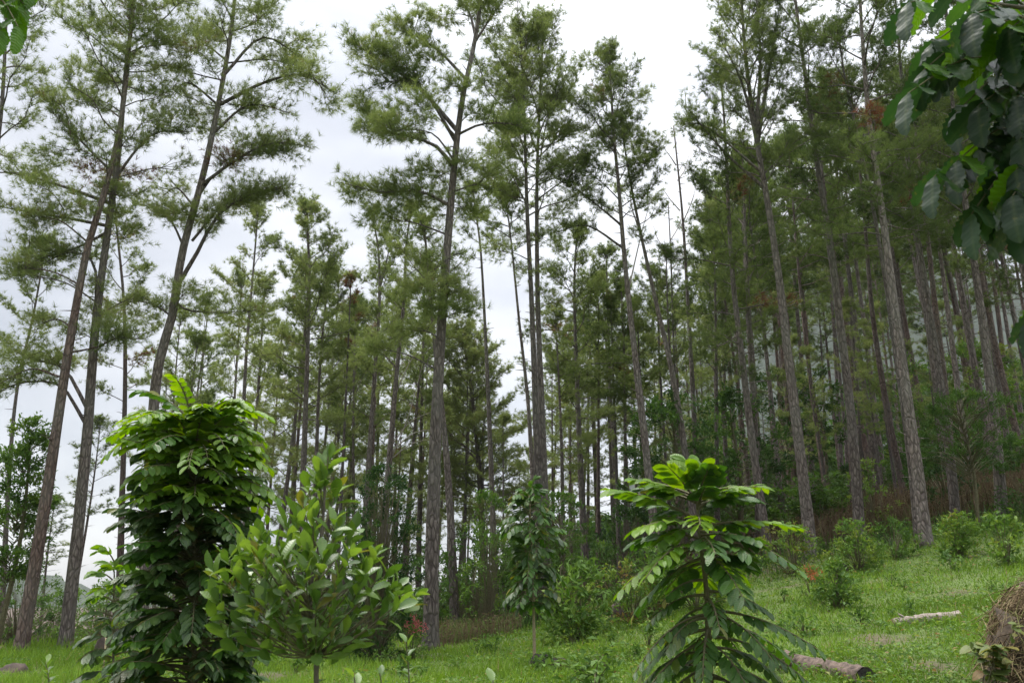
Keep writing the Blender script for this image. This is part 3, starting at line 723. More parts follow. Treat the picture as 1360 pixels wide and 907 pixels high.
# ------------------------------------------------------------------ shrubs and undergrowth
def leaf_quads(C, Dr, U, ln, wd, T, fold=0.25):
    """one folded four-triangle leaf per point: base, two sides, tip, midrib"""
    C, Dr = np.asarray(C), unit(np.asarray(Dr))
    U = np.asarray(U); U = unit(U - Dr * (U * Dr).sum(1, keepdims=True))
    Sd = np.cross(Dr, U)
    ln = np.asarray(ln)[:, None]; wd = np.asarray(wd)[:, None]
    mid = C + Dr * ln * 0.5
    V = np.stack((C, mid + Sd * wd / 2 + U * wd * fold, mid - U * ln * 0.02, mid - Sd * wd / 2 + U * wd * fold, C + Dr * ln - U * ln * 0.16), 1).reshape(-1, 3)
    n = len(C); i = np.arange(n)[:, None] * 5
    tris = (i[:, :, None] + np.array([[0, 1, 2], [0, 2, 3], [2, 1, 4], [3, 2, 4]])[None]).reshape(-1, 3)
    return V, tris, np.repeat(np.asarray(T), 5)
def shrub_meshes(rng, w, ht, n_leaf, ll, lw, tint, base_gap=0.1, shape='round', droop=0.1, spread_t=0.1, n_cl=None, mat=None):
    n_cl = n_cl or max(8, int(n_leaf / 14))
    g = Geo(); C, Dr, U, T = [], [], [], []
    for i in range(n_cl):
        az = rng.random() * 6.283; t = rng.random()
        z = base_gap * ht + (1 - base_gap) * ht * t
        if shape == 'round': rmax = math.sqrt(max(0.03, 1 - ((t - 0.42) / 0.6) ** 2))
        elif shape == 'cone': rmax = 1.05 - 0.85 * t
        else: rmax = 0.4 + 0.6 * math.sin(math.pi * min(1, t * 0.9 + 0.1))
        r = w / 2 * rmax * math.sqrt(rng.uniform(0.15, 1.0)) * rng.uniform(0.75, 1.12)
        c = np.array((math.cos(az) * r, math.sin(az) * r, z))
        st = np.array((c[0] * 0.08, c[1] * 0.08, 0)); kn = np.array((c[0] * 0.45, c[1] * 0.45, z * 0.65))
        if base_gap > 0.15:
            if i == 0: g.tube(resample(np.array([(0, 0, 0), (0.03 * ht, 0, ht * 0.45), (0, 0.02 * ht, ht * 0.85)]), 8), np.linspace(0.02, 0.008, 8) * (0.8 + ht * 0.6), 6, False)
            rr_ = math.hypot(c[0], c[1]); st = np.array((0, 0, max(0.1, z - 0.5 * rr_))); kn = np.array((c[0] * 0.5, c[1] * 0.5, z - 0.12 * rr_))
        g.tube(resample(np.array([st, kn, c]), 5), np.linspace(0.012, 0.004, 5) * min(1.3, 0.6 + ht * 0.25), 3, False)
        out = unit(np.array((c[0], c[1], 0.35 * w)))
        m_ = max(3, int(1.5 * n_leaf / n_cl * rng.uniform(0.6, 1.4)))
        ct = tint + rng.normal(0, spread_t)
        for _ in range(m_):
            d = unit(out + rng.normal(0, 0.75, 3) - (0, 0, droop))
            C.append(c + rng.normal(0, 1, 3) * ll * 0.55 - d * ll * 0.3); Dr.append(d)
            U.append(np.array((0, 0, 1.0)) + rng.normal(0, 0.4, 3)); T.append(ct + rng.normal(0, 0.05))
    n = len(C)
    s = ll * rng.uniform(0.65, 1.2, n)
    V, tr, t = leaf_quads(C, Dr, U, s, s * lw, np.clip(T, 0, 1))
    return g, make_mesh('foliage', V, tr, None, [mat or M_LEAF], t)
def shrub(px, D, wpx, hpx, label, name='shrub', cat='shrub', n_leaf=500, ll=0.1, lw=0.45, tint=0.5, seed=1, group=None, mat=None, stem=None, **kw):
    rng = np.random.default_rng(seed + abs(int(px)) * 7)
    b = on_ground(px, D); b[2] -= 0.03
    n_leaf = int(n_leaf * 1.35); ll *= 0.92
    wd, ht = wpx / F * D * 1.12, hpx / F * D * 1.08
    root = thing(name, b, label, cat, group)
    g, fm = shrub_meshes(rng, wd, ht, n_leaf, ll, lw, tint, mat=mat, **kw)
    tag(obj('stems', g.mesh('stems', [stem or M_STEM], False), root), kind='stuff')
    tag(obj('foliage', fm, root), kind='stuff')
    return root
shrub(498, 20.5, 100, 225, 'dark bushy small tree standing behind the glossy oval leaved shrub', 'small_tree', 'tree', 3600, 0.11, 0.45, 0.14, base_gap=0.02, n_cl=260)
shrub(762, 19.5, 88, 88, 'bright green bushy shrub right of the small upright sapling', n_leaf=520, ll=0.24, lw=0.36, tint=0.66, droop=0.25)
shrub(842, 21.5, 92, 70, 'yellow green bush beside the dark stump at the grass edge', n_leaf=620, ll=0.16, lw=0.4, tint=0.78, spread_t=0.14)
shrub(872, 22.5, 60, 85, 'upright fresh green bush just left of the big leaved sapling', n_leaf=420, ll=0.2, lw=0.38, tint=0.62)
shrub(925, 21.5, 110, 70, 'fresh green bush behind the stem of the big leaved sapling', n_leaf=520, ll=0.18, lw=0.4, tint=0.6)
shrub(1142, 22.5, 66, 60, 'rounded light green bush beside the dark boulder on the slope', n_leaf=700, ll=0.14, lw=0.4, tint=0.7)
shrub(1113, 17.2, 48, 52, 'small round bush alone on the grass between the two fallen logs', n_leaf=380, ll=0.14, lw=0.4, tint=0.6, base_gap=0.15)
shrub(1275, 22.0, 56, 50, 'small light green bush in front of the pale scarred pine', n_leaf=460, ll=0.15, lw=0.4, tint=0.7)
shrub(1338, 19.5, 60, 60, 'sparse light green bush above the straw heap', n_leaf=230, ll=0.17, lw=0.45, tint=0.66)
shrub(1190, 24.0, 64, 46, 'leafy weed clump left of the scorched pine foot', n_leaf=360, ll=0.14, lw=0.4, tint=0.5)
shrub(1055, 25.0, 80, 60, 'yellowish bush at the foot of the multi stemmed pine', n_leaf=560, ll=0.13, lw=0.55, tint=0.76)
shrub(1165, 31.0, 70, 90, 'pale yellow green sapling bush between stout pine and scorched foot pine', n_leaf=420, ll=0.15, lw=0.5, tint=0.78)
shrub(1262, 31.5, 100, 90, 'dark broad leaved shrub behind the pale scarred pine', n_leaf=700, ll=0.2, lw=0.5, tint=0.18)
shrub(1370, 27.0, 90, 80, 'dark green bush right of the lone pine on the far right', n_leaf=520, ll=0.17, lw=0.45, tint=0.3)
shrub(648, 27.0, 70, 170, 'loose lime tinged understory bush in front of the bare thin pine', n_leaf=700, ll=0.16, lw=0.42, tint=0.62)
shrub(625, 30.0, 110, 120, 'mid green thicket bush between the slimmer pine and the bare thin pine', n_leaf=900, ll=0.2, lw=0.45, tint=0.42)
shrub(575, 31.0, 70, 110, 'mid green bush hugging the left of the thickest central pine', n_leaf=650, ll=0.2, lw=0.45, tint=0.36)
shrub(700, 30.0, 110, 110, 'broad leafy thicket bush behind the small upright sapling', n_leaf=900, ll=0.19, lw=0.45, tint=0.42)
shrub(745, 27.0, 80, 150, 'brownish green bushy small tree just right of the twin pines', 'small_tree', 'tree', 1100, 0.14, 0.5, 0.5, base_gap=0.25)
shrub(805, 29.0, 90, 75, 'dull olive bush between the drooping crown pine and the dark stump', n_leaf=620, ll=0.16, lw=0.42, tint=0.5)
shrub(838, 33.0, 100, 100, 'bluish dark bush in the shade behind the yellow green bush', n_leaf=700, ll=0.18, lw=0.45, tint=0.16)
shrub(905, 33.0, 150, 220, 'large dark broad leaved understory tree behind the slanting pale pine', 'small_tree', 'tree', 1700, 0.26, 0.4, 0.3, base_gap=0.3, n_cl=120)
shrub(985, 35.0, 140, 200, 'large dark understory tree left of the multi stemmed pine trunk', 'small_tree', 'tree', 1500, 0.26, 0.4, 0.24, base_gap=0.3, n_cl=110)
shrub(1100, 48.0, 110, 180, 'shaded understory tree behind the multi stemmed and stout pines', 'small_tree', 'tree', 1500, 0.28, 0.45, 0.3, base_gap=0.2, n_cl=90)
shrub(1215, 48.0, 110, 170, 'yellow green understory tree far behind the scorched foot pine', 'small_tree', 'tree', 1300, 0.28, 0.45, 0.6, base_gap=0.2, n_cl=90)
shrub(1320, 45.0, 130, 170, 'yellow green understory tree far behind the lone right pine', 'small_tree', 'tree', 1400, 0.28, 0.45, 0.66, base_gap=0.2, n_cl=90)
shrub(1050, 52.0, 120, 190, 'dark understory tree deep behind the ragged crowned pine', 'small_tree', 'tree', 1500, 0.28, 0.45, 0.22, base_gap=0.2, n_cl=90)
shrub(20, 33.0, 130, 82, 'dense green hedge bush at the far left edge behind the trunks', 'hedge_bush', 'bush', 1500, 0.16, 0.42, 0.42, base_gap=0.0)
shrub(75, 36.0, 110, 66, 'lighter green hedge bush between the two leftmost thick trunks', 'hedge_bush', 'bush', 1300, 0.16, 0.42, 0.56, base_gap=0.0)
shrub(135, 32.0, 110, 72, 'olive hedge bush right of the tall grey leaning pine', 'hedge_bush', 'bush', 1300, 0.16, 0.42, 0.6, base_gap=0.0)
shrub(205, 31.0, 130, 85, 'hedge bush hidden mostly behind the lime topped sapling', 'hedge_bush', 'bush', 1100, 0.16, 0.42, 0.5, base_gap=0.0)
shrub(330, 31.0, 120, 100, 'green bush seen between the lime topped sapling and the glossy shrub', 'hedge_bush', 'bush', 900, 0.17, 0.42, 0.4, base_gap=0.0)
shrub(420, 29.0, 130, 95, 'green thicket bush behind the glossy shrub stem', 'hedge_bush', 'bush', 900, 0.17, 0.42, 0.4, base_gap=0.0)
shrub(540, 27.0, 60, 70, 'dark low bush left of the thickest central pine foot', n_leaf=420, ll=0.15, lw=0.42, tint=0.3)
shrub(-6, 27.0, 80, 270, 'fine leaved green tree reaching in at the left edge', 'small_tree', 'tree', 3200, 0.2, 0.36, 0.6, base_gap=0.3, n_cl=150)
# feathery tree on the right
shrub(1300, 26.5, 150, 170, 'feathery flat tiered green tree in front of the right hand pines', 'small_tree', 'tree', 2600, 0.15, 0.28, 0.42, base_gap=0.5, n_cl=110, droop=-0.1)
# understory filling the shade between the trunks
US = [('left', 250, 455), ('mid', 455, 760), ('right', 760, 1400)]
def understory():
    rng = np.random.default_rng(313)
    kinds = []
    for q in range(6):
        g, fm = shrub_meshes(rng, 3.4, 3.6, 900, 0.3, 0.42, (0.22, 0.32, 0.44, 0.26, 0.36, 0.5)[q], 0.05 if q < 3 else 0.2, n_cl=70)
        kinds.append((g.mesh('stems', [M_STEM], False), fm))
    for px in np.arange(300, 1410, 21.0):
        x = px + rng.uniform(-10, 10); D = rng.uniform(36, 64)
        lab, grp = (('leafy understory bush in the shade between the central trunks', 'understory bushes behind the central trunks') if x < 760 else ('dark leafy understory bush in the shade between the right hand trunks', 'understory bushes behind the right trunks'))
        b = on_ground(x, D)
        root = thing('understory_bush', b, lab, 'bush', grp); FAR.append((root, x, D, 'understory bush'))
        k = rng.uniform(0.7, 1.25); root.scale = (k, k, k * (rng.uniform(0.45, 0.9) if x > 900 else rng.uniform(0.6, 1.2))); root.rotation_euler = (0, 0, rng.random() * 6.28)
        sm, fm = kinds[rng.integers(6)]
        tag(obj('stems', sm, root), kind='stuff'); tag(obj('foliage', fm, root), kind='stuff')
understory()
def far_woods(name, label, a0, a1, D0, D1, hh, n, seed):
    rng = np.random.default_rng(seed)
    az = rng.uniform(a0, a1, n); D = rng.uniform(D0, D1, n)
    x, y = np.sin(az) * D, np.cos(az) * D
    z = H(x, y); top = hh * (0.75 + 0.2 * np.sin(az * 31 + 1) + 0.14 * np.sin(az * 83))
    t = rng.random(n) ** 0.8
    C = np.stack((x, y, z + top * t), -1)
    s = rng.uniform(0.5, 1.1, n)
    V, tr, tt = leaf_quads(C, rng.normal(0, 1, (n, 3)), rng.normal(0, .5, (n, 3)) + (0, 0, 1), s, s * 0.6, np.clip(0.35 + 0.12 * np.sin(az * 57) + rng.normal(0, .1, n), 0, 0.9))
    tag(obj(name, make_mesh(name, V, tr, None, [M_LEAF], tt), None), label, 'woods', None, 'stuff')
far_woods('far_woods', 'far off mass of woods closing the view behind the pines', R_(-8), R_(12), 100, 135, 9, 14000, 71)
far_woods('far_woods', 'far off wooded rise closing the view behind the right hand trunks', R_(12), R_(40), 100, 140, 15, 26000, 73)
far_woods('far_woods', 'low far woods beyond the left hand hedge', R_(-40), R_(-8), 90, 130, 3.5, 7000, 72)
# flowering plants
def flowering(px, D, wpx, hpx, label, mat, seed, cat='plant'):
    root = shrub(px, D, wpx, hpx, label, 'flowering_plant', cat, 200, 0.12, 0.3, 0.66, seed)
    rng = np.random.default_rng(seed)
    wd, ht = wpx / F * D, hpx / F * D
    for _ in range(9):
        c = np.array((rng.normal(0, wd * 0.28), rng.normal(0, wd * 0.28), ht * rng.uniform(0.72, 1.08)))
        n = 26
        Dr = unit(rng.normal(0, 0.7, (n, 3)) + (0, 0, 0.7))
        V, tr, t = leaf_quads(c + rng.normal(0, 0.05, (n, 3)), Dr, rng.normal(0, 1, (n, 3)), rng.uniform(0.04, 0.08, n), rng.uniform(0.02, 0.035, n), rng.random(n))
        obj('flower', make_mesh('flower', V, tr, None, [mat], t), root)
flowering(548, 20.5, 40, 48, 'pink flowering plant left of the thickest central pine foot', M_PINK, 5)
flowering(1080, 19.0, 36, 42, 'orange flowering plant on the slope beside the small round bush', M_ORANGE, 6)
# young plants in the near grass
def young_plant(px, py_tip, D, label, ll, n, seed, mat=None, bushy=False):
    rng = np.random.default_rng(seed)
    b = on_ground(px, D); tip = P(px, py_tip, D)
    root = thing('young_plant', b, label, 'plant')
    g = Geo(); st = resample(np.array([(0, 0, -0.03), (rng.normal(0, .02), rng.normal(0, .02), (tip[2] - b[2]) * 0.5), tip - b - (0, 0, ll * 0.6)]), 8)
    g.tube(st, np.linspace(0.012, 0.005, 8), 5, False)
    obj('stem', g.mesh('stem', [M_STEM]), root)
    lv = []
    for i in range(n):
        t = 0.25 + 0.75 * (i + 0.5) / n; x = t * 7; k = min(6, int(x)); p = st[k] + (st[k + 1] - st[k]) * (x - k)
        az = i * 2.4 + rng.normal(0, 0.3); e = R_(rng.uniform(15, 40) + 30 * t ** 3)
        lv.append((p, np.array((math.cos(az) * math.cos(e), math.sin(az) * math.cos(e), math.sin(e))), ll * rng.uniform(0.75, 1.1), rng.integers(3), mat or M_GLOSSY))
    return root, lv

rng = np.random.default_rng(404)
WK = []
for q in range(4):
    g, fm = shrub_meshes(rng, 0.55, 0.34, 70, 0.10, 0.5, (0.5, 0.62, 0.7, 0.58)[q], 0.1, n_cl=9)
    WK.append((g.mesh('stems', [M_STEM], False), fm))
for q in range(64):
    px = rng.uniform(330, 1340); D = rng.uniform(11.5, 24) if px > 700 else rng.uniform(16, 24)
    p = on_ground(px, D)
    root = thing('weed_plant', p, 'low leafy weed growing in the open grass', 'weed', 'low weeds dotted over the grass slope')
    k = rng.uniform(0.5, 1.3); root.scale = (k * rng.uniform(0.8, 1.5), k, k); root.rotation_euler = (0, 0, rng.random() * 6.28)
    sm, fm = WK[rng.integers(4)]
    tag(obj('stems', sm, root), kind='stuff'); tag(obj('foliage', fm, root), kind='stuff')

# ------------------------------------------------------------------ single leaves
def leaf_mesh(name, mat, outline, fold=0.15, curl=0.15, wave=0.0, seed=0, tint=0.0, n=7):
    """leaf along +X, length 1, midrib raised; outline(t) gives the half width"""
    rng = np.random.default_rng(seed)
    ts = np.linspace(0, 1, n)
    V, uv = [], []
    for i, t in enumerate(ts):
        wd = outline(t); z = -curl * t * t
        wv = wave * (1 if i % 2 else -1) * min(1, 6 * t * (1 - t))
        V += [(t, wd * (1 + wv), z + fold * wd + 0.02 * rng.normal()), (t, 0, z), (t, -wd * (1 - wv * 0.6), z + fold * wd + 0.02 * rng.normal())]
        uv += [(t, 0.5 + wd), (t, 0.5), (t, 0.5 - wd)]
    q = []
    for i in range(n - 1):
        a = i * 3
        q += [(a, a + 1, a + 4, a + 3), (a + 1, a + 2, a + 5, a + 4)]
    return make_mesh(name, np.array(V) - (0, 0, 0), None, np.array(q), [mat], np.full(len(V), tint), np.array(uv), True)
ob_leaflet = lambda t: 0.22 * (math.sin(math.pi * t ** 1.25) ** 0.6 if 0 < t < 1 else 0.025)
ob_obovate = lambda t: 0.215 * (math.sin(math.pi * t ** 1.35) ** 0.75 if 0 < t < 1 else 0.015)
ob_big = lambda t: 0.255 * (math.sin(math.pi * t ** 0.95) ** 0.5 if 0 < t < 1 else 0.02)
LEAFSETS = {}
def leafset(kind, mat):
    key = (kind, mat.name)
    if key not in LEAFSETS:
        if kind == 'leaflet': LEAFSETS[key] = [leaf_mesh('leaflet', mat, ob_leaflet, 0.2, c, 0.03, i, i * 0.33) for i, c in enumerate((0.12, 0.25, 0.05))]
        elif kind == 'leaf': LEAFSETS[key] = [leaf_mesh('leaf', mat, ob_obovate, 0.3, c, 0.0, i, i * 0.33) for i, c in enumerate((0.1, 0.22, -0.05))]
        else: LEAFSETS[key] = [leaf_mesh('leaflet', mat, ob_big, 0.2, c, 0.14, i, i * 0.33, 15) for i, c in enumerate((0.15, 0.3, 0.05))]
    return LEAFSETS[key]
def frame(d, up, rng=None, roll=0.0):
    d = unit(d); up = up - d * (up @ d); up = unit(up)
    if roll: 
        s = np.cross(up, d); up = unit(up * math.cos(roll) + s * math.sin(roll))
    y = np.cross(up, d)
    return d, y, up
def emit_leaves(root, leaves, kind, limit=300, part='leaf'):
    """leaves: (local point, direction, length, variant, material, up vector); the ones nearest the camera are single parts"""
    ry = root.location
    full = []
    for lf in leaves:
        p, d, ln, var, mat = lf[:5]; up = lf[5] if len(lf) > 5 else np.array((0, 0, 1.0))
        X, Y, Z = frame(np.asarray(d, float), np.asarray(up, float))
        M = np.column_stack((X * ln, Y * ln, Z * ln))
        wp = np.asarray(p) + np.array(ry)
        v = wp - np.array((0, 0, CAMZ)); yc = v[1] * CA + v[2] * SA; zc = -v[1] * SA + v[2] * CA
        u, vv = v[0] / yc * F + 680, 453.5 - zc / yc * F
        seen = -60 < u < 1420 and -60 < vv < 960
        full.append((0 if seen else 1, v[1] - 0.15 * v[2], M, np.asarray(p), var, mat, lf[6] if len(lf) > 6 else root))
    full.sort(key=lambda a: (a[0], a[1]))
    rest = {}
    for i, (ns_, _, M, p, var, mat, par) in enumerate(full):
        me = leafset(kind, mat)[var]
        if i < limit:
            o = obj(part, me, par)
            m4 = Matrix([[*M[0], p[0]], [*M[1], p[1]], [*M[2], p[2]], [0, 0, 0, 1]])
            o.matrix_local = m4
        else:
            rest.setdefault(mat.name, []).append((M, p, var, mat))
    for nm, lst in rest.items():
        V, Q, n, t, U = [], [], 0, [], []
        for M, p, var, mat in lst:
            me = leafset(kind, mat)[var]; k = len(me.vertices)
            c = np.empty(k * 3, np.float32); me.vertices.foreach_get('co', c)
            V.append(c.reshape(-1, 3) @ M.T + p)
            qv = np.empty(len(me.loops), np.int32); me.loops.foreach_get('vertex_index', qv)
            Q.append(qv.reshape(-1, 4) + n); n += k; t.append(np.full(k, random.Random(n).random()))
            tt = np.linspace(0, 1, k // 3)
            U.append(np.stack((np.repeat(tt, 3), np.tile((0.65, 0.5, 0.35), k // 3)), -1))
        tag(obj('foliage', make_mesh('foliage', np.vstack(V), None, np.vstack(Q), [lst[0][3]], np.concatenate(t), np.vstack(U), True), root), kind='stuff')

def pinnate_sapling(name, label, stem_pts, r0, fronds, kind='leaflet', limit=300, bark=None, seed=0):
    """stem polyline (world), fronds: dict(z, az, el, L, n, ll, droop, mat, hang)"""
    rng = np.random.default_rng(seed)
    base = np.array(stem_pts[0]); st = resample(np.array(stem_pts) - base, 16)
    root = thing(name, base, label, 'sapling')
    g = Geo(); g.tube(st - (0, 0, 0.02), np.linspace(r0, r0 * 0.3, 16), 8, True, None, 0.04, rng)
    obj('stem', g.mesh('stem', [bark or M_STEM]), root)
    gr = Geo(); leaves = []
    for f in fronds:
        z = f['z']; p0 = np.array([np.interp(z, st[:, 2], st[:, k]) for k in range(3)])
        hd = np.array((math.sin(f['az']), math.cos(f['az']), 0)); e = R_(f['el'])
        br = f.get('stalk', 0.0)
        q = np.linspace(0, 1, 9)[:, None]
        Lr = f['L']
        pts = p0 + hd * (math.cos(e) * Lr * q * (1 - 0.18 * f['droop'] * q)) + np.array((0, 0, 1)) * (math.sin(e) * Lr * q - f['droop'] * Lr * q ** 2)
        gr.tube(pts, np.linspace(0.010, 0.003, 9) * f.get('th', 1), 4, False)
        n = f['n']
        for j in range(n):
            t = f.get('t0', 0.3) + (1 - f.get('t0', 0.3)) * (j + 0.4) / n; x = t * 8; i = min(7, int(x)); p = pts[i] + (pts[i + 1] - pts[i]) * (x - i)
            d = unit(pts[i + 1] - pts[i])
            sd_ = unit(np.cross(d, (0, 0, 1.0)) + 1e-6)
            nrm = unit(np.cross(sd_, d))
            if nrm[2] < 0: nrm = -nrm
            for sgn in (1, -1):
                a = R_(rng.uniform(52, 68) * (1 - 0.35 * t))
                hang = f['hang'] + rng.normal(0, 0.10)
                dd = unit(d * math.cos(a) + sd_ * sgn * math.sin(a) - np.array((0, 0, hang)))
                up = unit(nrm + sd_ * sgn * (0.35 + hang * 0.5) + rng.normal(0, 0.12, 3))
                ll = f['ll'] * (0.62 + 0.45 * math.sin(math.pi * (0.15 + 0.75 * t))) * rng.uniform(0.88, 1.1)
                leaves.append((p, dd, ll, int(rng.integers(3)), f['mat'], up))
    tag(obj('leaf_stalks', gr.mesh('leaf_stalks', [M_STEM], False), root), kind='stuff')
    emit_leaves(root, leaves, kind, limit, 'leaflet')
    return root

# tall lime topped sapling (left)
rng = np.random.default_rng(11)
D = 7.6
b = on_ground(250, D)
top = P(258, 562, D)
fr = []
zt = top[2] - b[2]
for i in range(360):
    t = (i + rng.random()) / 360
    z = 0.45 + (zt - 0.45) * t ** 0.78
    u = z / zt
    wid = 0.84 * rng.uniform(0.66, 1.08) * (0.92 + 0.1 * math.sin(9 * u))
    tip = u > 0.88
    if u < 0.45: wid *= 0.80 + 0.4 * u
    fr.append(dict(z=z, az=i * 2.39996 + rng.normal(0, 0.35), el=(rng.uniform(15, 60) if tip else 20 + rng.normal(0, 15)), L=(rng.uniform(0.7, 0.95) if tip else wid), n=8, ll=rng.uniform(0.115, 0.165),
                   droop=(rng.uniform(0.4, 0.62) if tip else rng.uniform(0.2, 0.5)), mat=M_YOUNG if u > 0.84 and rng.random() < 0.9 or (u > 0.74 and rng.random() < 0.5) else (M_FRESH if rng.random() < 0.3 else M_SAPLING), hang=(rng.uniform(0.0, 0.25) if tip else rng.uniform(0.1, 0.45)), t0=(0.2 if u > 0.75 else 0.4)))
pinnate_sapling('sapling', 'tall dense dark green sapling with lime young leaves at its top', [b, (b + top) / 2 + (0.03, 0, 0), top], 0.035, fr, seed=1)
# smaller neighbour behind it
b = on_ground(150, 10.5); top = P(152, 745, 10.5); fr = []
zt = top[2] - b[2]
for i in range(34):
    t = (i + rng.random()) / 34; z = 0.3 + (zt - 0.3) * t; u = z / zt
    fr.append(dict(z=z, az=i * 2.4, el=20 + 40 * u ** 3, L=0.55 * (1 - 0.3 * u), n=5, ll=0.17, droop=0.5, mat=M_YOUNG if u > 0.75 else M_SAPLING, hang=0.4 - 0.3 * u, t0=0.3))
pinnate_sapling('sapling', 'short yellow tipped sapling half hidden left of the tall dense sapling', [b, (b + top) / 2, top], 0.02, fr, seed=2, limit=160)
# small upright sapling (middle)
b = ground_hit(710, 887); D = b[1]; top = P(703, 652, D); fr = []
zt = top[2] - b[2]
for i in range(96):
    t = (i + rng.random()) / 96; z = zt * (0.32 + 0.68 * t); u = (z / zt - 0.32) / 0.68
    wid = 0.74 * (0.5 + 0.5 * math.sin(math.pi * (0.15 + 0.72 * u)))
    fr.append(dict(z=z, az=i * 2.4 + rng.normal(0, .3), el=22 + 30 * u ** 2 + rng.normal(0, 16), L=wid * rng.uniform(0.5, 1.2), n=4, ll=rng.uniform(0.15, 0.23), droop=rng.uniform(0.3, 0.8), mat=M_FRESH if u > 0.85 or rng.random() < 0.5 else M_SAPLING, hang=rng.uniform(0.1, 0.6), t0=0.4))
pinnate_sapling('sapling', 'small upright sapling with a bare straight stem beside the charred log', [b, b + (top - b) * 0.5 + (0.02, 0, 0), top], 0.032, fr, seed=3, bark=M_STAKE)
# big leaved sapling (right)
D = 6.6
b = on_ground(948, D); top = P(925, 640, D); zt = top[2] - b[2]
st = [b, P(942, 880, D), P(938, 780, D), P(928, 700, D), top]
fr = []
def fx(py): return P(925, py, D)[2] - b[2]
spec = [ # (row, azimuth deg from away(+y) clockwise, elevation, length px, droop)
    (655, 190, 55, 48, .2), (662, 170, 40, 60, .3), (668, -40, 30, 75, .3), (668, 45, 30, 70, .3), (660, -70, 24, 95, .25), (655, 75, 22, 95, .2), (665, 250, 40, 70, .3), (668, 110, 35, 80, .35), (660, 0, 50, 70, .3),
    (690, -85, 14, 115, .3), (700, 95, 14, 130, .35), (695, 200, 16, 95, .55), (700, -120, 12, 100, .5), (705, 130, 10, 120, .5), (690, 20, 20, 90, .4), (690, -30, 20, 90, .4),
    (725, -100, 0, 105, .55), (735, 160, 0, 95, .6), (730, 60, 5, 95, .5), (740, -60, 0, 95, .6), (720, 215, 5, 100, .6), (750, 105, 5, 70, .5),
    (770, 250, -5, 85, .6), (790, -95, 4, 90, .7), (785, 95, 6, 80, .5), (795, 170, 0, 90, .7), (800, 40, 0, 90, .6), (805, -40, 0, 90, .6),
    (810, 110, 4, 150, .45), (815, -110, 0, 120, .7), (820, 230, -5, 95, .7), (815, 140, 0, 130, .7), (825, 80, 5, 160, .5), (835, -80, 0, 110, .7), (835, 190, -5, 100, .7),
    (845, 115, -2, 145, .6), (850, -120, -5, 120, .7), (855, 160, -8, 110, .7), (860, 75, 0, 140, .6), (865, -70, -5, 110, .7), (875, 210, -10, 110, .7), (880, 110, -5, 150, .6), (885, -100, -10, 110, .6), (895, 60, -5, 110, .6), (900, 150, -10, 110, .6), (905, -140, -10, 110, .6), (910, 100, -5, 130, .6)]
spec = spec + [(r_ + rng.uniform(2, 16), a_ + rng.choice((-1, 1)) * rng.uniform(25, 70), e_ + rng.normal(0, 8), l_ * rng.uniform(0.6, 0.95), d_) for r_, a_, e_, l_, d_ in spec[3:] if r_ < 765 or rng.random() < 0.25]
for row, azd, el, lp, dr in spec:
    Lm = lp / F * D * (1.08 if row < 760 else 0.92) * rng.uniform(0.85, 1.1)
    u = 1 if row < 680 else 0.5 if row < 760 else 0
    fr.append(dict(z=fx(row), az=R_(azd + rng.normal(0, 10)), el=el + rng.normal(0, 9), L=Lm, n=8 if lp > 100 else 7, ll=(0.165 if u > 0 else 0.125) * rng.uniform(0.8, 1.1), droop=dr * (0.7 if row < 760 else 0.72), mat=M_YOUNG if row < 740 and rng.random() < 0.55 else (M_FRESH if row < 820 or rng.random() < 0.6 else M_SAPLING), hang=0.12 if u else 0.32, t0=0.28, th=1.2))
pinnate_sapling('sapling', 'big leaved sapling with broad pale top fronds in front of the right hand trunks', st, 0.03, fr, seed=4)

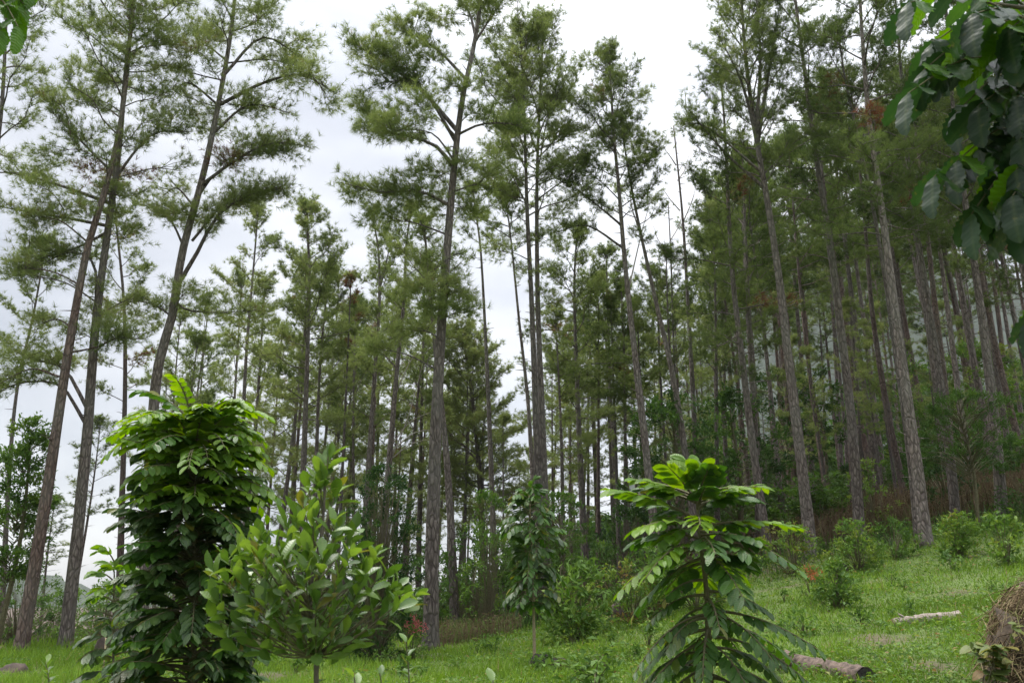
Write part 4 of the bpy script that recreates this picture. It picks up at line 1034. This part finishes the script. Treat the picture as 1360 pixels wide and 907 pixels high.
# glossy oval leaved shrub
def glossy_shrub():
    rng = np.random.default_rng(21); D = 5.0
    b = on_ground(418, D)
    root = thing('glossy_shrub', b, 'glossy oval leaved shrub on a thin brown stem in front of the lime topped sapling', 'shrub')
    top = P(432, 618, D) - b
    st = resample(np.array([(0, 0, -0.03), P(420, 880, D) - b, P(412, 790, D) - b, P(428, 700, D) - b, top]), 24)
    g = Geo(); g.tube(st, np.linspace(0.017, 0.006, 24), 8, True, None, 0.04, rng)
    obj('stem', g.mesh('stem', [M_TWIG]), root)
    leaves = []
    def rosette(p, d, n, ll, back, par):
        d = unit(d); a0 = rng.random() * 6.28
        r1 = unit(np.cross(d, (0.3, 0.2, 1.0))); r2 = np.cross(d, r1)
        for i in range(n):
            az = a0 + i * 2.4; t = (i + 0.5) / n
            e = R_(16 + 58 * t + 18 * rng.normal())                     # outer leaves spread, inner ones stand up
            rad = r1 * math.cos(az) + r2 * math.sin(az)
            dd = unit(rad * math.cos(e) + d * math.sin(e) + rng.normal(0, .1, 3) + (0, 0, .1))
            leaves.append((p - d * back * (1 - t), dd, ll * rng.uniform(0.6, 1.2), int(rng.integers(3)), M_GLOSSY, unit(d + rng.normal(0, .2, 3)), par))
    tips = [(432, 640, 0), (410, 650, .1), (395, 690, -.2), (325, 720, -.1), (300, 740, 0), (318, 765, -.2), (345, 740, -.25), (370, 730, -.25),
            (445, 690, -.2), (500, 735, .1), (465, 735, -.3), (480, 760, -.2), (430, 740, -.35), (405, 760, -.35), (375, 775, -.3), (350, 800, -.25), (330, 805, -.1), (290, 800, 0), (285, 760, .2), (330, 730, .2),
            (420, 710, .2), (400, 720, .3), (450, 770, -.3), (500, 770, -.1), (520, 785, 0), (535, 785, .1), (530, 800, -.15), (505, 820, -.1), (420, 800, -.3), (440, 815, -.25), (395, 820, -.2), (365, 825, -.1), (380, 700, .1), (465, 710, .25), (350, 715, .3), (440, 660, .25), (415, 685, -.2), (340, 770, .3), (320, 830, 0), (480, 800, .2), (330, 745, .15), (360, 750, .2), (455, 745, .2), (490, 745, .25), (410, 735, -.3), (390, 795, .2), (430, 830, .1), (425, 625, .05), (448, 645, .1), (402, 668, -.05), (468, 730, .1), (440, 720, -.1), (382, 740, .0), (355, 770, -.1), (300, 770, .1), (320, 800, .1), (285, 820, .05), (350, 840, .0), (400, 845, -.1), (460, 835, .0), (500, 800, .15), (515, 760, .1), (530, 775, .1), (552, 790, .1), (475, 785, -.2), (410, 780, .1), (425, 760, -.2), (450, 700, .1), (330, 785, -.2), (370, 805, -.2), (435, 790, .2), (318, 735, .05), (345, 715, -.1), (436, 606, .0), (425, 632, .1), (440, 850, -.1), (405, 860, .1), (375, 850, .1), (455, 858, .05), (345, 858, .1), (420, 842, -.2), (480, 842, .1), (300, 845, .1)]
    gb = Geo()
    for px, py, dy in tips:
        p = P(px, py, D + dy) - b
        s_py = min(872, py + 55 + abs(px - 420) * 0.35)
        zc = (P(420, s_py, D) - b)[2]
        s = np.array([np.interp(zc, st[:, 2], st[:, k]) for k in range(3)])
        mid = s * 0.45 + p * 0.55 - (0, 0, 0.03)
        q = resample(np.array([s, mid, p]), 7)
        gb = Geo(); gb.tube(q, np.linspace(0.006, 0.003, 7), 5, False)
        bo = obj('branch', gb.mesh('branch', [M_STEM]), root)
        dv = unit(unit(q[-1] - q[-3]) + (0, 0, 0.5))
        rosette(p, dv, int(rng.integers(6, 9)), 0.138, 0.12, bo)
    for z in np.linspace(0.5, 1.35, 9):
        p = np.array([np.interp(z, st[:, 2], st[:, k]) for k in range(3)]); az = rng.random() * 6.28
        leaves.append((p, np.array((math.cos(az), math.sin(az) , 0.15)), 0.14, 0, M_GLOSSY))
    emit_leaves(root, leaves, 'leaf', 300, 'leaf')
glossy_shrub()
for px, tip, D, lab, ll, n, sd_ in ((540, 838, 9.5, 'thin leafy young plant standing left of the open grass', 0.17, 15, 1), (655, 885, 7.0, 'leafy tip of a young plant at the bottom edge below the central grass', 0.16, 7, 2),
                                  (470, 872, 6.2, 'pale leaved young plant right of the glossy shrub stem', 0.15, 8, 3), (580, 890, 7.6, 'low young plant at the bottom edge right of the thin leafy one', 0.14, 6, 4), (62, 868, 12.0, 'low broad leaved weed by the brown rock at lower left', 0.16, 16, 5), (505, 880, 8.0, 'small young plant between the glossy shrub and the thin leafy plant', 0.14, 7, 6)):
    root, lv = young_plant(px, tip, D, lab, ll, n, sd_)
    emit_leaves(root, lv, 'leaf', 300, 'leaf')

# tree outside the frame whose bough hangs in at the top right
def hanging_tree(name, label, trunk_x, D, boughs, mat, ll, seed, npair, barkr=0.09):
    rng = np.random.default_rng(seed)
    b = np.array((trunk_x, D, h(trunk_x, D)))
    root = thing(name, b, label, 'tree')
    topz = max(P(x, y, d)[2] for bg_ in boughs for (x, y, d) in bg_[0]) - b[2] + 0.6
    g = Geo(); tp = resample(np.array([(0, 0, -.05), (.05, .05, topz * .5), (0, 0, topz)]), 14)
    g.tube(tp, np.linspace(barkr, barkr * 0.5, 14), 10, True, None, 0.04, rng)
    obj('trunk', g.mesh('trunk', [M_BARK]), root)
    leaves = []
    for path, fr in boughs:
        pts = np.array([P(x, y, d) for x, y, d in path]) - b
        zs = min(pts[0][2] + 0.1, topz - 0.1)
        s = np.array((0, 0, zs)); pts = resample(np.vstack((s, pts)), 14)
        gb = Geo(); gb.tube(pts, np.linspace(0.03, 0.008, 14), 6, False)
        obj('branch', gb.mesh('branch', [M_TWIG]), root)
        for (x, y, d, tx, ty, td, n) in fr:
            a, e = P(x, y, d) - b, P(tx, ty, td) - b
            ln = np.linalg.norm(e - a)
            q = resample(np.array([a, (a + e) / 2 + (0, 0, ln * 0.12), e]), 7)
            gs = Geo(); gs.tube(q, np.linspace(0.008, 0.003, 7), 5, False)
            so_ = obj('leaf_stalk', gs.mesh('leaf_stalk', [M_STEM]), root)
            n = max(2, n - 1)
            for j in range(n):
                t = 0.2 + 0.8 * (j + 0.5) / n; k = min(5, int(t * 6)); p = q[k] + (q[k + 1] - q[k]) * (t * 6 - k)
                dd = unit(q[k + 1] - q[k]); sv = unit(np.cross(dd, (0, 0, 1.0)) + 1e-6)
                for sg in (1, -1):
                    an = R_(rng.uniform(50, 65)); hang = rng.uniform(0.25, 0.9)
                    dr = unit(dd * math.cos(an) + sv * sg * math.sin(an) - np.array((0, 0, hang)))
                    up = unit(np.array((0, 0, 1.0)) + sv * sg * 0.7 + rng.normal(0, .15, 3))
                    leaves.append((p, dr, ll * rng.uniform(0.7, 1.15), int(rng.integers(3)), M_BRIGHT if (y < 45 and rng.random() < 0.45) or rng.random() < 0.08 else mat, up, so_))
            leaves.append((q[-1], unit(q[-1] - q[-2] - np.array((0, 0, .3))), ll, 0, mat, np.array((0, 0, 1.0)), so_))
    emit_leaves(root, leaves, 'big', 300, 'leaflet')
d0 = 3.9
TRF = [  # fronds start, end (px, py, distance)
    (1330, 10, 3.9, 1205, 5, 3.7, 5), (1345, 30, 4.1, 1235, 60, 3.9, 5), (1350, 45, 3.9, 1225, 95, 3.7, 6), (1360, 80, 3.8, 1205, 125, 3.6, 6), (1370, 30, 3.6, 1290, 20, 3.4, 5), (1380, 90, 4.0, 1270, 150, 3.9, 5), (1385, 120, 3.8, 1300, 140, 3.6, 5),
    (1385, 170, 3.9, 1270, 215, 3.7, 6), (1390, 180, 4.0, 1240, 235, 3.8, 6), (1390, 200, 3.8, 1290, 285, 3.7, 6), (1395, 215, 4.0, 1310, 265, 3.8, 5), (1400, 230, 3.7, 1345, 260, 3.5, 5), (1390, 150, 4.1, 1320, 205, 4.1, 5), (1375, 20, 4.2, 1300, -20, 4.1, 5), (1400, 60, 3.7, 1345, 60, 3.5, 5), (1400, 110, 3.7, 1350, 130, 3.5, 5), (1370, 60, 4.1, 1290, 90, 4.1, 5), (1400, 150, 3.6, 1355, 185, 3.5, 4), (1395, 400, 3.8, 1368, 425, 3.7, 2),
    (1400, 20, 3.5, 1340, 40, 3.4, 5), (1400, 80, 3.9, 1330, 110, 3.9, 5), (1410, 130, 3.9, 1330, 165, 3.9, 5), (1410, 190, 3.6, 1350, 225, 3.5, 5), (1405, 210, 4.1, 1320, 250, 4.1, 5), (1410, 250, 3.8, 1350, 290, 3.7, 4), (1400, 0, 4.2, 1330, 20, 4.2, 5), (1405, 100, 4.2, 1300, 125, 4.2, 5)]
hanging_tree('broadleaf_tree', 'dark broadleaf tree whose large corrugated leaves hang in at the top right', 3.15, 4.1,
             [([(1420, -10, 4.0), (1370, 10, 3.9), (1320, 5, 3.9)], TRF[:6] + TRF[13:16] + TRF[19:20] + TRF[25:26]), ([(1430, 60, 4.0), (1395, 90, 3.9), (1370, 110, 3.9)], TRF[6:7] + TRF[16:18] + TRF[12:13] + TRF[20:21] + TRF[26:27]), ([(1430, 170, 4.0), (1400, 180, 3.9), (1375, 190, 3.9)], TRF[7:12] + TRF[21:25]), ([(1430, 390, 4.0), (1400, 396, 3.9), (1394, 400, 3.8)], TRF[18:19])], M_BIGLEAF, 0.235, 31, 5)
hanging_tree('broadleaf_tree', 'bright green broadleaf tree whose leaf tips poke in at the top left', -3.5, 4.3,
             [([(-110, -60, 4.2), (-50, -40, 4.1), (-20, -20, 4.0)], [(-30, -25, 4.1, 32, 6, 4.0, 4), (-20, -10, 4.0, 24, 36, 3.9, 4), (-40, 0, 4.1, 2, 40, 4.0, 4), (-20, -40, 4.1, 40, -22, 4.0, 4)])], M_BRIGHT, 0.17, 32, 4)

# ------------------------------------------------------------------ logs, rocks, stake, straw
def log(name, pa, pb, r0, r1, label, bark, cut, seed, stub=True, sink=0.5):
    rng = np.random.default_rng(seed)
    a = np.array(pa); b_ = np.array(pb)
    a = np.array((a[0], a[1], h(a[0], a[1]) + r0 * (1 - sink))); b_ = np.array((b_[0], b_[1], h(b_[0], b_[1]) + r1 * (1 - sink)))
    root = thing(name, a, label, 'log')
    q = resample(np.array([a, (a + b_) / 2 + rng.normal(0, 0.02, 3), b_]) - a, 18)
    g = Geo(); g.tube(q, np.linspace(r0, r1, 18) * (1 + rng.normal(0, .035, 18)), 20, False, None, 0.08, rng)
    if stub:
        p = q[3]; g.tube(np.array([p, p + (-.02, 0, r0 * 1.2), p + (-.08, 0, r0 * 1.7)]), (0.03, 0.02, 0.01), 5, True)
    obj('bark', g.mesh('bark', [bark]), root)
    for i, sg in ((0, -1), (-1, 1)):
        gc = Geo(); d = unit(q[i] - q[1 if i == 0 else -2]); r = (r0, r1)[0 if i == 0 else 1]
        gc.tube(np.array([q[i] - d * 0.03, q[i] + d * 0.004]), np.array((r, r)) * 0.93, 14, True, None, 0.03, rng)
        obj('cut_face', gc.mesh('cut_face', [cut], False), root)
a, b_ = ground_hit(1186, 831), ground_hit(1276, 824)
log('fallen_log', a, b_, 0.075, 0.10, 'pale weathered log lying on the grass slope at right', M_LOGPALE, M_CUT, 1)
a, b_ = ground_hit(1040, 884), ground_hit(1152, 908)
log('fallen_log', a, b_, 0.13, 0.12, 'brown bark covered log lying beside the big leaved sapling', M_LOGBARK, M_CHAR, 2, False)
a, b_ = ground_hit(712, 888), ground_hit(750, 888)
log('charred_log', a, b_, 0.13, 0.09, 'short charred log at the foot of the small upright sapling', M_CHAR, M_CUT, 3, False, 0.1)
def rock(px, py, wpx, hpx, label, mat, seed, name='rock'):
    rng = np.random.default_rng(seed)
    p = ground_hit(px, py); sx, sz = wpx / F * p[1] / 2, hpx / F * p[1]
    na, nb = 18, 10
    V = []
    f1 = rng.normal(0, 1, (5, 3))
    for i in range(nb):
        ph = math.pi * 0.55 * i / (nb - 1)
        for j in range(na):
            th = 2 * math.pi * j / na
            d = np.array((math.sin(ph) * math.cos(th), math.sin(ph) * math.sin(th), math.cos(ph)))
            k = 1 + 0.10 * sum(math.sin(3.0 * (f @ d) + q) for q, f in enumerate(f1)) / 2 + 0.03 * rng.normal()
            V.append(d * k * (sx, sx * 0.8, sz))
    q = [(i * na + j, i * na + na + j, i * na + na + (j + 1) % na, i * na + (j + 1) % na) for i in range(nb - 1) for j in range(na)]
    o = obj(name, make_mesh(name, np.array(V), None, np.array(q), [mat], None, None, True), None, p)
    tag(o, label, 'rock')
rock(1115, 767, 30, 20, 'dark brown boulder beside the rounded light green bush', M_ROCK, 1)
rock(820, 826, 26, 24, 'dark weathered stump like rock under the yellow green bush', M_ROCK, 2)
rock(137, 868, 24, 22, 'brown stone behind the thin wooden stake', M_ROCK, 3)
rock(14, 899, 44, 16, 'flat brown rock in the grass at the lower left corner', M_ROCK, 4)
p = ground_hit(136, 905)
tp_ = P(141, 845, p[1])
g = Geo(); g.tube(np.array([p - (0, 0, .1), (p + tp_) / 2, tp_]) - p, 0.016, 6, True)
tag(obj('stake', g.mesh('stake', [M_STAKE]), None, p), 'thin pale wooden stake left of the tall dense sapling', 'stake')

def straw_heap():
    rng = np.random.default_rng(41)
    D = 9.2
    c = on_ground(1440, D); Rr, Hh = 0.76, 0.96
    root = thing('straw_heap', c, 'tall heap of dry brown straw at the right edge', 'heap')
    n = 26; m_ = 14; V = []
    for i in range(m_):
        ph = math.pi / 2 * i / (m_ - 1)
        for j in range(n):
            th = 2 * math.pi * j / n
            k = 1 + 0.16 * math.sin(3 * th + 4 * ph) + 0.07 * math.sin(7 * th + 2) * math.sin(5 * ph) + rng.normal(0, 0.05)
            V.append((Rr * math.sin(ph) ** 0.7 * math.cos(th) * k, Rr * math.sin(ph) ** 0.7 * math.sin(th) * k, Hh * math.cos(ph) * k - 0.05))
    q = [(i * n + j, i * n + n + j, i * n + n + (j + 1) % n, i * n + (j + 1) % n) for i in range(m_ - 1) for j in range(n)]
    obj('core', make_mesh('core', np.array(V), None, np.array(q), [plain_mat('straw_core', (0.03, 0.022, 0.015), (0.10, 0.07, 0.045), 12)], None, None, True), root)
    g = Geo()
    for _ in range(4200):
        ph = math.acos(rng.uniform(0.0, 1.0)); th = rng.random() * 6.283
        d = np.array((math.sin(ph) ** 0.7 * math.cos(th), math.sin(ph) ** 0.7 * math.sin(th), math.cos(ph)))
        p = d * (Rr, Rr, Hh) * rng.uniform(0.95, 1.14)
        tg = unit(np.cross(d, rng.normal(0, 1, 3)) * 0.8 + rng.normal(0, .25, 3) + (0, 0, -0.55)); l = rng.uniform(0.15, 0.5)
        pts = np.array([p, p + tg * l * .5 + d * l * 0.10, p + tg * l + d * l * rng.uniform(-0.05, 0.25)])
        g.tube(pts, (0.0042, 0.0036, 0.002), 3, False, rng.random())
    tag(obj('straw', g.mesh('straw', [M_STRAW], False), root), kind='stuff')
    # the yellowing vine over it
    v0 = P(1318, 850, 8.7) 
    gb_ = on_ground(1318, 8.7)
    vr = thing('vine', gb_, 'yellowing broad leaved vine trailing over the front of the straw heap', 'vine')
    mv = foliage_mat('yellowing_leaf', [(0.0, (0.07, 0.12, 0.03)), (0.5, (0.14, 0.18, 0.045)), (0.8, (0.26, 0.24, 0.07)), (1.0, (0.24, 0.13, 0.045))], 0.35, 0.35, 0.45, True, 0.2)
    lvs = []
    for s_ in range(7):
        e = P(1300 + rng.uniform(-12, 60), 835 + rng.uniform(-12, 50), 8.55 + rng.uniform(-.1, .35)) - gb_
        pts = resample(np.array([(rng.normal(0.1, .1), 0.1, 0), e * 0.6 + (0.1, 0.1, 0.15), e]), 8)
        gg = Geo(); gg.tube(pts, np.linspace(0.006, 0.003, 8), 4, False)
        vs_ = obj('stem', gg.mesh('stem', [M_STEM]), vr)
        for t in range(2, 8):
            for _ in range(2):
                az = rng.random() * 6.28
                lvs.append((pts[t], np.array((math.cos(az), math.sin(az) - .4, rng.uniform(-.5, .3))), rng.uniform(0.06, 0.16), int(rng.integers(3)), mv, np.array((0, -0.5, 1.0)) + rng.normal(0, .3, 3), vs_))
    LEAFSETS[('vine', mv.name)] = [leaf_mesh('leaf', mv, lambda t: 0.36 * (math.sin(math.pi * t ** 0.8) ** 0.6 if 0 < t < 1 else 0.02), 0.1, c_, 0.03, i, i * .33, 9) for i, c_ in enumerate((0.1, 0.2, 0.3))]
    emit_leaves(vr, lvs, 'vine', 300, 'leaf')
straw_heap()

# ------------------------------------------------------------------ grass, weeds
def grass():
    rng = np.random.default_rng(51)
    n = 230000
    y = np.exp(rng.uniform(math.log(6.5), math.log(34), n)); x = rng.uniform(-0.72, 0.72, n) * y
    lit = litter(x, y)
    clump = np.sin(x * 2.1 + 1.3 * np.sin(y * 1.1)) * np.sin(y * 1.9 + 1.7 * np.sin(x * 0.8)) + 0.6 * np.sin(x * 5.3 + y * 2) * np.sin(y * 4.7 - x)
    keep = rng.random(n) > lit * 0.97
    x, y, clump, lit = x[keep], y[keep], clump[keep], lit[keep]; n = len(x)
    z = H(x, y)
    tuft = np.clip(np.sin(x * 0.83 + 2.1 * np.sin(y * 0.37)) * np.sin(y * 0.71 + 1.9 * np.sin(x * 0.41)), -0.4, 1)
    hgt = (0.08 + 0.05 * np.clip(clump, -1, 1.5) + 0.05 * tuft) * rng.uniform(0.5, 1.5, n) + 0.02
    hgt *= np.where(x < -3, 1.5, 1.0) * (1 + 0.8 * np.exp(-((y - 27) / 2.5) ** 2))
    az = rng.random(n) * 6.283; lean = rng.uniform(0.2, 1.1, n)
    wd = 0.0065 * (y / 10) ** 0.6 * rng.uniform(0.7, 1.5, n)
    bx = np.stack((np.cos(az), np.sin(az), np.zeros(n)), -1) * wd[:, None]
    ld = az + 1.57 + rng.normal(0, 0.6, n)
    base = np.stack((x, y, z - 0.01), -1)
    tip = base + np.stack((np.cos(ld) * lean * hgt, np.sin(ld) * lean * hgt, hgt), -1)
    V = np.stack((base - bx, base + bx, tip), 1).reshape(-1, 3)
    t = np.clip(0.42 + 0.14 * np.sin(x * 0.9 + 1) * np.sin(y * 0.7) + 0.12 * clump + rng.normal(0, 0.13, n), 0, 1)
    t = np.where(rng.random(n) < 0.03, 1.0, np.minimum(t, 0.9))
    tag(obj('grass', make_mesh('grass', V, np.arange(3 * n).reshape(-1, 3), None, [M_GRASS], np.repeat(t, 3))), 'short bright green grass covering the open slope', 'grass', None, 'stuff')
    # small broad weeds among it
    n = 60000
    y = np.exp(rng.uniform(math.log(7), math.log(31), n)); x = rng.uniform(-0.7, 0.72, n) * y
    msk = np.sin(x * 1.3 + 2 + np.sin(y * .9)) * np.sin(y * 1.1 + x * .4) + 0.35 * (x > 0)
    keep = (rng.random(n) > litter(x, y) * 0.95) & (msk + rng.normal(0, .3, n) > 0.1)
    x, y = x[keep], y[keep]; n = len(x)
    base = np.stack((x, y, H(x, y) + rng.uniform(0.02, 0.12, n) * (1 + 0.5 * (y > 20))), -1)
    az = rng.random(n) * 6.283
    Dr = np.stack((np.cos(az), np.sin(az), rng.uniform(-.2, .7, n)), -1)
    s = rng.uniform(0.045, 0.10, n) * (y / 13) ** 0.4
    V, tr, t = leaf_quads(base, Dr, np.tile((0, 0, 1.0), (n, 1)) + rng.normal(0, .3, (n, 3)), s, s * 0.55, np.where(rng.random(n) < 0.03, 1.0, np.clip(rng.normal(0.62, 0.15, n), 0, 0.95)))
    tag(obj('ground_cover', make_mesh('ground_cover', V, tr, None, [M_LEAF], t)), 'low broad leaved weeds spread through the grass', 'ground cover', None, 'stuff')
grass()
def weeds(name, label, x0, x1, y0, y1, n, hh, seed, mat=None, tint=(0.3, 0.25)):
    rng = np.random.default_rng(seed)
    px = rng.uniform(x0, x1, n); D = rng.uniform(y0, y1, n)
    x = (px - 680) / F * D / CA * 1.0
    z = H(x, D)
    az = rng.random(n) * 6.283; hgt = hh * rng.uniform(0.4, 1.2, n)
    ln = rng.uniform(0.05, 0.5, n)
    base = np.stack((x, D, z - 0.02), -1); ld = np.stack((np.cos(az), np.sin(az), np.zeros(n)), -1)
    wd = 0.012 * np.stack((np.cos(az + 1.3), np.sin(az + 1.3), np.zeros(n)), -1)
    midp = base + (0, 0, 1) * hgt[:, None] * 0.6 + ld * (ln * hgt * 0.25)[:, None]
    tip = base + (0, 0, 1) * hgt[:, None] + ld * (ln * hgt)[:, None]
    V = np.stack((base - wd, base + wd, midp + wd * .8, midp - wd * .8, tip), 1).reshape(-1, 3)
    i = np.arange(n)[:, None, None] * 5
    tr = (i + np.array([[0, 1, 2], [0, 2, 3], [3, 2, 4]])[None]).reshape(-1, 3)
    t = np.repeat(np.clip(rng.normal(tint[0], tint[1], n), 0, 1), 5)
    # small curled leaves on the stalks
    k = n * 2; sel = rng.integers(0, n, k); f = rng.uniform(0.3, 1.0, k)[:, None]
    c = base[sel] * (1 - f) + tip[sel] * f
    V2, tr2, t2 = leaf_quads(c, rng.normal(0, 1, (k, 3)), rng.normal(0, 1, (k, 3)), rng.uniform(0.06, 0.14, k), rng.uniform(0.02, 0.05, k), np.clip(rng.normal(tint[0] + .1, tint[1], k), 0, 1))
    o = obj(name, make_mesh(name, np.vstack((V, V2)), np.vstack((tr, tr2 + len(V))), None, [mat or M_DRY], np.concatenate((t, t2))))
    tag(o, label, 'weeds', None, 'stuff')
weeds('dry_weeds', 'brown dry weeds right of the thickest central pine foot', 590, 690, 24.5, 28, 900, 0.65, 61, None, (0.62, 0.3))
weeds('dry_weeds', 'reddish brown dry undergrowth between the right hand trunks', 1030, 1330, 29, 42, 6500, 1.15, 62, None, (0.28, 0.22))
weeds('dry_weeds', 'brown dry undergrowth in the shade behind the middle bushes', 700, 1030, 30, 44, 4200, 1.0, 63)
weeds('undergrowth', 'green weedy undergrowth along the forest edge', 440, 1360, 26, 36, 5000, 0.6, 64, M_LEAF, (0.3, 0.2))

rng = np.random.default_rng(79)
for q in range(9):  # out of view pines, added to deepen the shade in the right stand
    px, D = 1430 + 45 * q + rng.uniform(-15, 15), rng.uniform(27, 50)
    tm, cm = PROTO[(1, 3, 5)[q % 3]]
    root = thing('pine_tree', on_ground(px, D), 'unseen pine of the wood beyond the right edge, added for its shade', 'tree', 'unseen shading pines beyond the right edge')
    root.scale = (1.2, 1.2, rng.uniform(1.0, 1.25)); root.rotation_euler = (0, 0, rng.random() * 6.28)
    obj('trunk', tm, root); tag(obj('crown', cm, root), kind='stuff')

# far plants are told apart by the gap between front trunks in which they stand
MARKS = [(-400, 'picture edge'), (25, 'reddish leaning pine'), (85, 'tall grey leaning pine'), (205, 'big forked pine'), (325, 'pale slim pine'), (405, 'taper crowned pine'), (490, 'wispy topped pine'), (525, 'dead limbed pine'), (573, 'thickest central pine'),
         (655, 'bare thin pine'), (720, 'twin pines'), (775, 'drooping crown pine'), (862, 'dark trunked pine'), (920, 'slanting pale pine'), (1008, 'ragged crowned pine'), (1070, 'multi stemmed pine'), (1135, 'rust tinged stout pine'), (1222, 'scorched foot pine'), (1270, 'pale scarred pine'), (1330, 'lone right pine'), (1900, 'right picture edge')]
cells = {}
for root, px, D, word in FAR:
    k = max(i for i in range(len(MARKS)) if MARKS[i][0] <= px)
    row = 'front' if D < 46 else 'middle' if D < 60 else 'far'
    cells.setdefault((word, row, k), []).append(root)
for (word, row, k), lst in cells.items():
    lab = f'{word} in the {row} background between {MARKS[k][1]} and {MARKS[k + 1][1]}'
    for r in lst: r['label'] = lab; r['group'] = lab.replace(word, word + 's' if not word.endswith('bush') else word + 'es', 1)

# ------------------------------------------------------------------ air
def haze():
    m = bpy.data.materials.new('haze'); m.use_nodes = True; nt = m.node_tree; nt.nodes.clear()
    v = N(nt, 'ShaderNodeVolumePrincipled')
    v.inputs['Color'].default_value = (0.86, 0.91, 1.0, 1)
    v.inputs['Density'].default_value = 0.00012
    v.inputs['Anisotropy'].default_value = 0.2
    o = N(nt, 'ShaderNodeOutputMaterial'); L(nt, v.outputs[0], o.inputs['Volume'])
    x, y0, y1, z0, z1 = 1080, -80, 1480, HAZE_LO, HAZE_HI
    V = [(a, b_, c) for c in (z0, z1) for b_ in (y0, y1) for a in (-x, x)]
    q = [(0, 2, 3, 1), (4, 5, 7, 6), (0, 1, 5, 4), (2, 6, 7, 3), (0, 4, 6, 2), (1, 3, 7, 5)]
    tag(obj('haze', make_mesh('haze', V, None, q, [m])), 'thin pale haze in the air between the trees', 'haze', None, 'stuff')
zs_ = [(o.matrix_world @ Vector(c))[2] for o in COL.objects if o.type == 'MESH' and o.parent is None for c in o.bound_box]
HAZE_LO, HAZE_HI = min(zs_) - 1.0, max(max(zs_), 60.0) + 2.0
haze()
